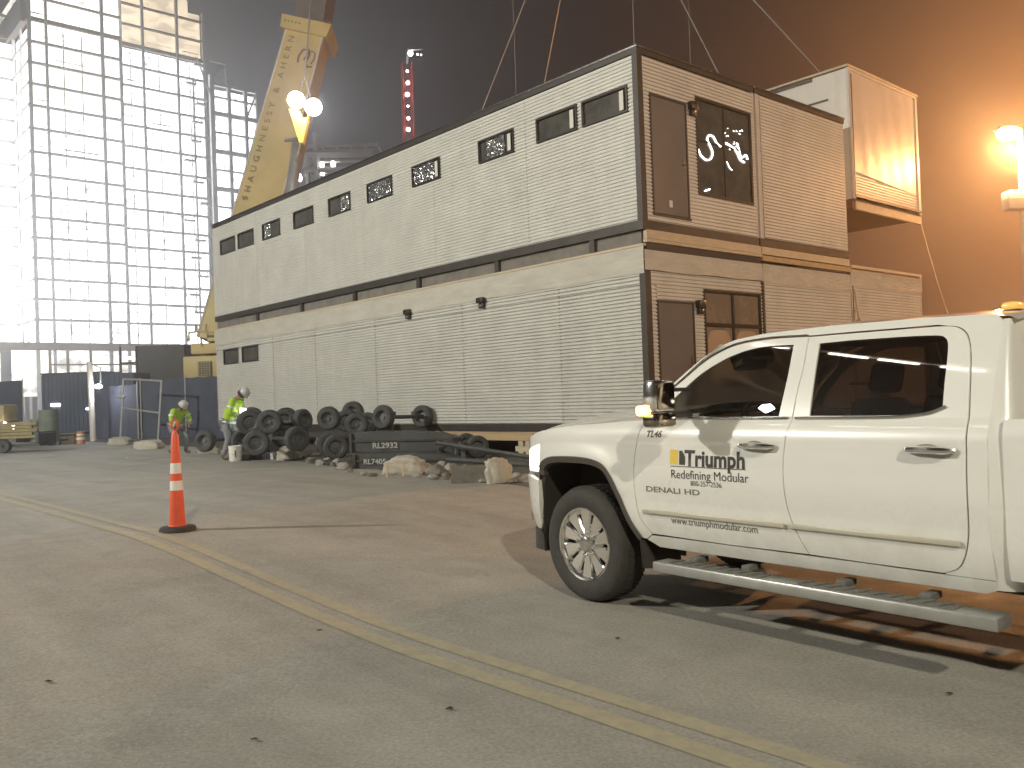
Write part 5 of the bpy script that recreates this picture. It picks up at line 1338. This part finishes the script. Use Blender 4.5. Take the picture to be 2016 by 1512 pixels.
# bucket
p = gpt(464,908); bk_ = empty('bucket',p,0,'white plastic bucket at the feet of the standing worker','bucket')
m = MB(); m.lathe([(0,.005),(.13,.005),(.14,.02),(.155,.34),(.165,.345),(.165,.365),(.15,.37),(.145,.34),(0,.33)],28); m.build('tub','bucket',bk_)
m = MB(); m.tube([(-.16,0,.33),(-.17,-.05,.22),(0,-.165,.16),(.17,-.05,.22),(.16,0,.33)],.005,5); m.build('handle','cable_steel',bk_)
m = MB(); m.box(.03,.065,-.155,-.148,.10,.26); m.build('print','decal_grey',bk_)
# specks on the road
SPK = [(886,1398,.05,'brown fallen leaf near the bottom edge of the photo'),(1217,1260,.04,'small dark speck below the front wheel'),(1870,1370,.04,'dark speck on the road near the right border'),(250,902,.09,'bright scrap of litter far off on the left of the road'),(95,1345,.05,'dark speck at the lower left of the road'),(502,1460,.045,'speck low on the road left of the middle'),(630,1244,.04,'dark speck just below the yellow line')]
for px,py,r,l in SPK:
    p = gpt(px,py); m = MB(); k_=7; r*=.62; vs=[(r*random.uniform(.5,1.1)*cos(2*pi*i/k_),r*.6*random.uniform(.5,1.1)*sin(2*pi*i/k_),.006+.01*random.random()) for i in range(k_)]+[(0,0,.02)]
    m.add(vs,[(i,(i+1)%k_,k_) for i in range(k_)]); o = m.build('paper_scrap' if 'bright' in l else 'leaf','litter' if 'bright' in l else 'grit',None,p); tag(o,l,'scrap' if 'bright' in l else 'leaf')

# ------------------------------------------------------------------ people
def skin_obj(name, V, E, Rr, mt, parent, sub=2):
    me = bpy.data.meshes.new(name); me.from_pydata(V, E, []); o = bpy.data.objects.new(name, me); COL.objects.link(o)
    sk = o.modifiers.new('s','SKIN'); sk.use_smooth_shade = True; sb = o.modifiers.new('u','SUBSURF'); sb.levels = sb.render_levels = sub
    for i,d in enumerate(me.skin_vertices[0].data):
        d.radius = Rr[i] if isinstance(Rr[i],tuple) else (Rr[i],Rr[i]); d.use_root = (i == 0)
    dg = bpy.context.evaluated_depsgraph_get(); nm = bpy.data.meshes.new_from_object(o.evaluated_get(dg)); bpy.data.objects.remove(o)
    nm.materials.clear(); nm.materials.append(M[mt]); nm.name = name
    o = bpy.data.objects.new(name, nm); COL.objects.link(o); o.parent = parent; return o
class Sk:
    def __init__(s): s.V=[]; s.E=[]; s.R=[]
    def chain(s, pts, rs, root=None):
        prev = root
        for p,r in zip(pts,rs):
            s.V.append(tuple(p)); s.R.append(r); i = len(s.V)-1
            if prev is not None: s.E.append((prev,i))
            prev = i
        return prev
def person(loc, rz, J, label):
    e = empty('person', loc, rz, label, 'person')
    V3 = lambda k: Vector(J[k])
    b = Sk()
    h = b.chain([V3('hip')],[.13]); w_ = b.chain([V3('waist')],[.12],h); c = b.chain([V3('chest')],[.15],w_); n = b.chain([V3('neck')],[.06],c)
    hd = V3('head'); face_ = V3('face').normalized()
    b.chain([lerpv(V3('neck'),hd,.45), hd, hd+(hd-V3('neck')).normalized()*.07],[.062,.098,.085],n)
    b.chain([hd+face_*.08-Vector((0,0,.01)), hd+face_*.112-Vector((0,0,.015))],[.05,.014],len(b.V)-2)
    for s in ('l','r'):
        b.chain([V3(s+'thigh'),V3(s+'knee'),V3(s+'ankle'),V3(s+'toe')],[.085,.058,.042,.04],h)
        k = b.chain([V3(s+'sh'),V3(s+'elb'),V3(s+'wr')],[.058,.043,.028],c)
        wr = V3(s+'wr'); d = (wr-V3(s+'elb')).normalized(); pal = wr+d*.06
        side = d.cross(Vector((0,1,0))); side = side.normalized() if side.length > .1 else Vector((1,0,0)); cur = side.cross(d).normalized()
        k = b.chain([pal],[.033],k)
        for q,(o_,l) in enumerate(((-.028,.065),(-.010,.078),(.009,.072),(.027,.056))):
            b.chain([pal+side*o_+d*.025, pal+side*o_*1.15+d*(.025+l*.5)+cur*.012, pal+side*o_*1.15+d*(.03+l*.75)+cur*.035],[.010,.009,.008],k)
        b.chain([pal-side*.038-d*.01, pal-side*.055+d*.025+cur*.01],[.011,.009],k)
    b_ = skin_obj('body', b.V, b.E, b.R, 'skin', e)
    j = Sk(); h = j.chain([lerpv(V3('hip'),V3('waist'),.35)],[(.175,.145)]); w_ = j.chain([V3('waist')],[(.17,.14)],h); c = j.chain([V3('chest')],[(.20,.16)],w_); j.chain([lerpv(V3('chest'),V3('neck'),.75)],[.10],c)
    for s in ('l','r'): j.chain([V3(s+'sh'),V3(s+'elb'),lerpv(V3(s+'elb'),V3(s+'wr'),.85)],[.095,.075,.055],c)
    ja = skin_obj('jacket', j.V, j.E, j.R, 'hivis', e)
    p = Sk(); h = p.chain([V3('hip')],[.15])
    for s in ('l','r'): p.chain([V3(s+'thigh'),lerpv(V3(s+'thigh'),V3(s+'knee'),.5),V3(s+'knee'),V3(s+'ankle')],[.105,.092,.078,.062],h)
    skin_obj('trousers', p.V, p.E, p.R, 'jeans', e)
    for s in ('l','r'):
        q = Sk(); an_, to = V3(s+'ankle'), V3(s+'toe'); q.chain([an_+Vector((0,0,.06)),an_-Vector((0,0,.03)),lerpv(an_,to,.6)-Vector((0,0,.02)),to],[.055,.058,.05,.038]); skin_obj('boot', q.V, q.E, q.R, 'boots', e, 1)
    # hard hat
    upv = (hd-V3('neck')).normalized(); Rq = upv.to_track_quat('Z','Y').to_matrix().to_4x4(); m = MB()
    m.lathe([(.142,.015),(.150,.005),(.125,.02),(.128,.06),(.112,.115),(.07,.15),(0,.162)],24,'z',(0,0,0),Matrix.Translation(hd+upv*.005)@Rq); m.build('hard_hat','helmet',e)
    m = MB(); m.lathe([(.118,.02),(.116,-.05),(.09,-.09)],20,'z',(0,0,0),Matrix.Translation(hd-face_*.02)@Rq); m.build('hood','dark_cloth',e)
    # reflective hem and stripes
    def band(pts, r, nm='reflective_band'): MB().tube(pts, r, 16, caps=False).build(nm,'reflective',e)
    a = lerpv(V3('hip'),V3('waist'),.30); d = (V3('waist')-V3('hip')).normalized(); sid = Vector((0,1,0)); fwd = sid.cross(d).normalized()
    for o_,kx in ((0.0,1.0),):
        m = MB(); vs=[]
        for z in (-.03,.03):
            for k in range(24): t=2*pi*k/24; vs.append(a+d*z+fwd*.195*cos(t)+sid*.19*sin(t))
        m.add(vs,[(k,(k+1)%24,(k+1)%24+24,k+24) for k in range(24)],True); m.build('reflective_band','reflective',e)
    for s in ('l','r'):
        q0 = lerpv(V3(s+'elb'),V3(s+'wr'),.45); q1 = lerpv(V3(s+'elb'),V3(s+'wr'),.62); band([q0,q1],[.083,.076])
        q0 = lerpv(V3(s+'sh'),V3(s+'elb'),.45); q1 = lerpv(V3(s+'sh'),V3(s+'elb'),.6); band([q0,q1],[.098,.093])
    return e
def lerpv(a,b,t): return Vector(a).lerp(Vector(b),t)
p = gpt(457,905)
w2 = person(p, -.15, dict(hip=(-.09,0,.90),waist=(-.05,0,1.04),chest=(.09,0,1.32),neck=(.20,0,1.50),head=(.345,0,1.60),face=(.7,0,-.7),
  lthigh=(-.08,.10,.86),lknee=(.16,.12,.52),lankle=(.20,.13,.10),ltoe=(.36,.13,.035),
  rthigh=(-.10,-.10,.86),rknee=(-.02,-.12,.50),rankle=(-.17,-.13,.10),rtoe=(-.02,-.14,.035),
  lsh=(.16,.20,1.42),lelb=(.14,.27,1.14),lwr=(.34,.12,1.08),rsh=(.15,-.20,1.42),relb=(.10,-.28,1.14),rwr=(.30,-.14,1.05)), 'worker in a lime jacket and pale hard hat standing bent beside the white bucket')
m = MB(); m.bbox(-.06,.06,-.10,.10,-.20,.16,.03); o = m.build('work_light','work_glow',None,p+Vector((.33,-.07,1.08))); tag(o,'glowing white work light held by the standing worker','work light')
p = gpt(350,893)
w1 = person(p, -.5, dict(hip=(-.06,0,.80),waist=(-.04,0,.93),chest=(.03,0,1.15),neck=(.16,0,1.28),head=(.27,0,1.38),face=(.6,0,-.8),
  lthigh=(-.05,.11,.77),lknee=(.20,.18,.47),lankle=(.10,.20,.10),ltoe=(.27,.22,.035),
  rthigh=(-.06,-.11,.77),rknee=(.14,-.16,.45),rankle=(-.08,-.2,.10),rtoe=(.08,-.23,.035),
  lsh=(.12,.21,1.22),lelb=(.20,.30,.98),lwr=(.34,.14,.84),rsh=(.10,-.21,1.22),relb=(.12,-.32,.97),rwr=(.28,-.18,.83)), 'worker in a lime jacket and pale hard hat bending over behind the traffic cone')

# ------------------------------------------------------------------ lamps
def street_lamp(loc, H, arm, lens, label, group=None, pole='pole_white', pr=.09):
    e = empty('street_lamp', loc, 0, label, 'street lamp', group)
    a = Vector(arm); m = MB(); m.tube([(0,0,0),(0,0,H-.3)], [pr*1.2,pr*.8], 12); m.lathe([(pr*2,0),(pr*2,.25),(pr*1.3,.3)],12); m.build('pole',pole,e)
    m = MB(); m.tube([(0,0,H-.4),a*.4+Vector((0,0,H)),a+Vector((0,0,H+.05))], .045, 8); m.build('arm',pole,e)
    d = a.normalized(); m = MB(); Mx = Matrix.Translation(a+Vector((0,0,H+.05))) @ Matrix.Rotation(math.atan2(d.y,d.x),4,'Z'); m.bbox(-.1,.55,-.17,.17,-.02,.12,.05,Mx); m.build('head','fixture',e)
    m = MB(); m.bbox(.0,.5,-.13,.13,-.09,-.022,.03,Mx); m.build('lens',lens,e)
    return e, Vector(loc)+a+Vector((0,0,H-.18))+d*.25
# sodium lamp at the right border
pl = at(2024,700,26.5); tip = at(1984,264,26.5)
sl = empty('street_lamp', (pl.x+.12, 26.6, 0), 0, 'street lamp glaring orange at the right border, with a box on its pole', 'street lamp'); so = Vector(sl.location)
m = MB(); m.tube([(0,0,0),(0,0,tip.z+.15)], [.13,.085], 14); m.build('pole','pole_white',sl)
m = MB(); m.tube([(0,0,tip.z+.1),tip-so+Vector((.25,0,.16))], .04, 8); m.build('arm','pole_white',sl)
m = MB(); c = tip-so; m.bbox(c.x-.34,c.x+.30,c.y-.22,c.y+.22,c.z+.10,c.z+.24,.06); m.build('head','fixture',sl)
m = MB(); m.lathe([(0,-.20),(.2,-.16),(.30,-.03),(.30,.09)],24,'z',c); m.build('lens','sodium_lens',sl)
b0_ = at(1985,412,26.4)-so; b1_ = at(2030,373,26.4)-so; m = MB(); m.bbox(b0_.x,b1_.x,-.25,.2,b0_.z,b1_.z,.06); m.box(b0_.x-.01,b1_.x,-.26,.2,b0_.z+.30,b0_.z+.33); m.build('pole_box','pole_white',sl)
point('sodium_glow', tip-Vector((.02,.05,.48)), (1,.46,.16), 7500, .25)
# far sodium lamp over the cab roof
e, q = street_lamp((at(1984,640,60).x,60,0), at(1984,612,60).z, (-.5,-.2,0), 'sodium_lens', 'far small street lamp shining just above the pickup roof')
point('far_sodium_glow', q-Vector((0,.2,.1)), (1,.55,.25), 900, .2)
# crane floods
for px,py in ((583,197),(617,211)): point('flood_glow', at(px,py,36)+Vector((0,-.45,-.05)), (.92,.95,1), 230, .25)
# neutral lamp out of frame on the left, and the lamps behind the photographer
e, q = street_lamp((-30.2,5.6,.24), 14.4, (1.2,0,0), 'white_lens', 'street lamp across the road, outside the photo on the left', 'street lamps outside the photo')
point('left_lamp_glow', q, (1,.97,.85), 28500, .45)
e, q = street_lamp((6,-24,0), 19.0, (-.9,.6,0), 'white_lens', 'street lamp behind the photographer', 'street lamps outside the photo')
point('rear_lamp_glow', q, (1,.92,.72), 24500, .30)
e, q = street_lamp((26,9,0), 9.6, (-1.2,0,0), 'sodium_lens', 'sodium street lamp beyond the right edge of the photo', 'street lamps outside the photo')
point('right_lamp_glow', q, (1,.55,.30), 6600, .25)
# added light mast, out of view, to brighten the tower frame and haze
e = empty('added_light_mast', (-76,112,0), 0, 'added light mast out of view on the left, brightening the front of the glowing tower', 'light mast')
MB().tube([(0,0,0),(0,0,15)],.15,8).build('pole','galvanised',e)
m = MB(); m.bbox(-.8,.8,-.1,.1,15,15.8,.05); m.build('added_lamp_panel','white_lens',e)
point('added_mast_glow', (-76,113,15.6), (.93,.96,1), 42000, .6)
# tube lights on a gantry to the left (they streak the truck windows)
gy = empty('lamp_gantry', (-11.5,5.0,.24), 0, 'gantry with strip lamps across the road, outside the photo on the left', 'gantry')
m = MB(); m.tube([(0,-11,0),(0,-11,13.1)],.12,8).tube([(0,-11,13.0),(0,4.5,13.0)],.06,8); m.build('frame','galvanised',gy)
for y0 in (-2.2,-.7,.55,2.6):
    m = MB(); m.tube([(0,y0,12.87),(0,y0+1.0,12.87)],.045,8); m.build('tube_lamp','tube_lens',gy)

# ------------------------------------------------------------------ air and sky
hz = MB(); hz.box(-150,150,-55,300,-1,130); hz = hz.build('haze', 'road'); tag(hz, kind='stuff')
vm = bpy.data.materials.new('haze_air'); vm.use_nodes = True; nt = vm.node_tree
nt.nodes.remove(nt.nodes['Principled BSDF']); pv = nt.nodes.new('ShaderNodeVolumePrincipled')
pv.inputs['Color'].default_value = (.95,.95,.95,1); pv.inputs['Density'].default_value = .0021; pv.inputs['Anisotropy'].default_value = .78
nt.links.new(pv.outputs[0], nt.nodes['Material Output'].inputs['Volume'])
hz.data.materials.clear(); hz.data.materials.append(vm)
SC.world = bpy.data.worlds.new('World'); SC.world.use_nodes = True; nt = SC.world.node_tree
bg = nt.nodes['Background']; sky = nt.nodes.new('ShaderNodeTexSky'); sky.sky_type = 'NISHITA'; sky.sun_disc = False
sky.sun_elevation = radians(-4); sky.sun_rotation = radians(200); sky.air_density = 2; sky.dust_density = 4
tcw = nt.nodes.new('ShaderNodeTexCoord'); sp_ = nt.nodes.new('ShaderNodeSeparateXYZ'); nt.links.new(tcw.outputs['Generated'], sp_.inputs[0])
rr = nt.nodes.new('ShaderNodeMapRange'); rr.inputs[1].default_value = .75; rr.inputs[2].default_value = -.02; rr.inputs[3].default_value = 0; rr.inputs[4].default_value = 1; nt.links.new(sp_.outputs['Z'], rr.inputs[0])
mxw = nt.nodes.new('ShaderNodeMix'); mxw.data_type = 'RGBA'; mxw.inputs[6].default_value = (.008,.007,.007,1); mxw.inputs[7].default_value = (.020,.015,.013,1); nt.links.new(rr.outputs[0], mxw.inputs[0])
adw = nt.nodes.new('ShaderNodeMix'); adw.data_type = 'RGBA'; adw.blend_type = 'ADD'; adw.inputs[0].default_value = .12; nt.links.new(mxw.outputs[2], adw.inputs[6]); nt.links.new(sky.outputs[0], adw.inputs[7])
# lamp halo and site haze painted into the sky: sodium right, white left
last = adw.outputs[2]
for dirv, colr, pw in (((.52,.84,.16),(.15,.058,.021),24),((.56,.80,.21),(.55,.21,.07),70),((-.45,.88,.16),(.060,.060,.063),14)):
    dv = Vector(dirv).normalized()
    dp = nt.nodes.new('ShaderNodeVectorMath'); dp.operation = 'DOT_PRODUCT'; dp.inputs[1].default_value = dv; nt.links.new(tcw.outputs['Generated'], dp.inputs[0])
    cl = nt.nodes.new('ShaderNodeMath'); cl.operation = 'MAXIMUM'; cl.inputs[1].default_value = 0; nt.links.new(dp.outputs['Value'], cl.inputs[0])
    pwn = nt.nodes.new('ShaderNodeMath'); pwn.operation = 'POWER'; pwn.inputs[1].default_value = pw; nt.links.new(cl.outputs[0], pwn.inputs[0])
    a_ = nt.nodes.new('ShaderNodeMix'); a_.data_type = 'RGBA'; a_.blend_type = 'ADD'; a_.inputs[7].default_value = (*colr,1); nt.links.new(pwn.outputs[0], a_.inputs[0]); nt.links.new(last, a_.inputs[6]); last = a_.outputs[2]
nt.links.new(last, bg.inputs['Color']); bg.inputs['Strength'].default_value = 1.
SC.view_settings.view_transform = 'Standard'; SC.view_settings.look = 'None'; SC.view_settings.exposure = .12; SC.view_settings.gamma = 1
SC.cycles.use_denoising = True
SC.cycles.max_bounces = 6; SC.cycles.transparent_max_bounces = 12; SC.cycles.volume_bounces = 0
SC.cycles.sample_clamp_indirect = 6; SC.cycles.caustics_reflective = False; SC.cycles.caustics_refractive = False
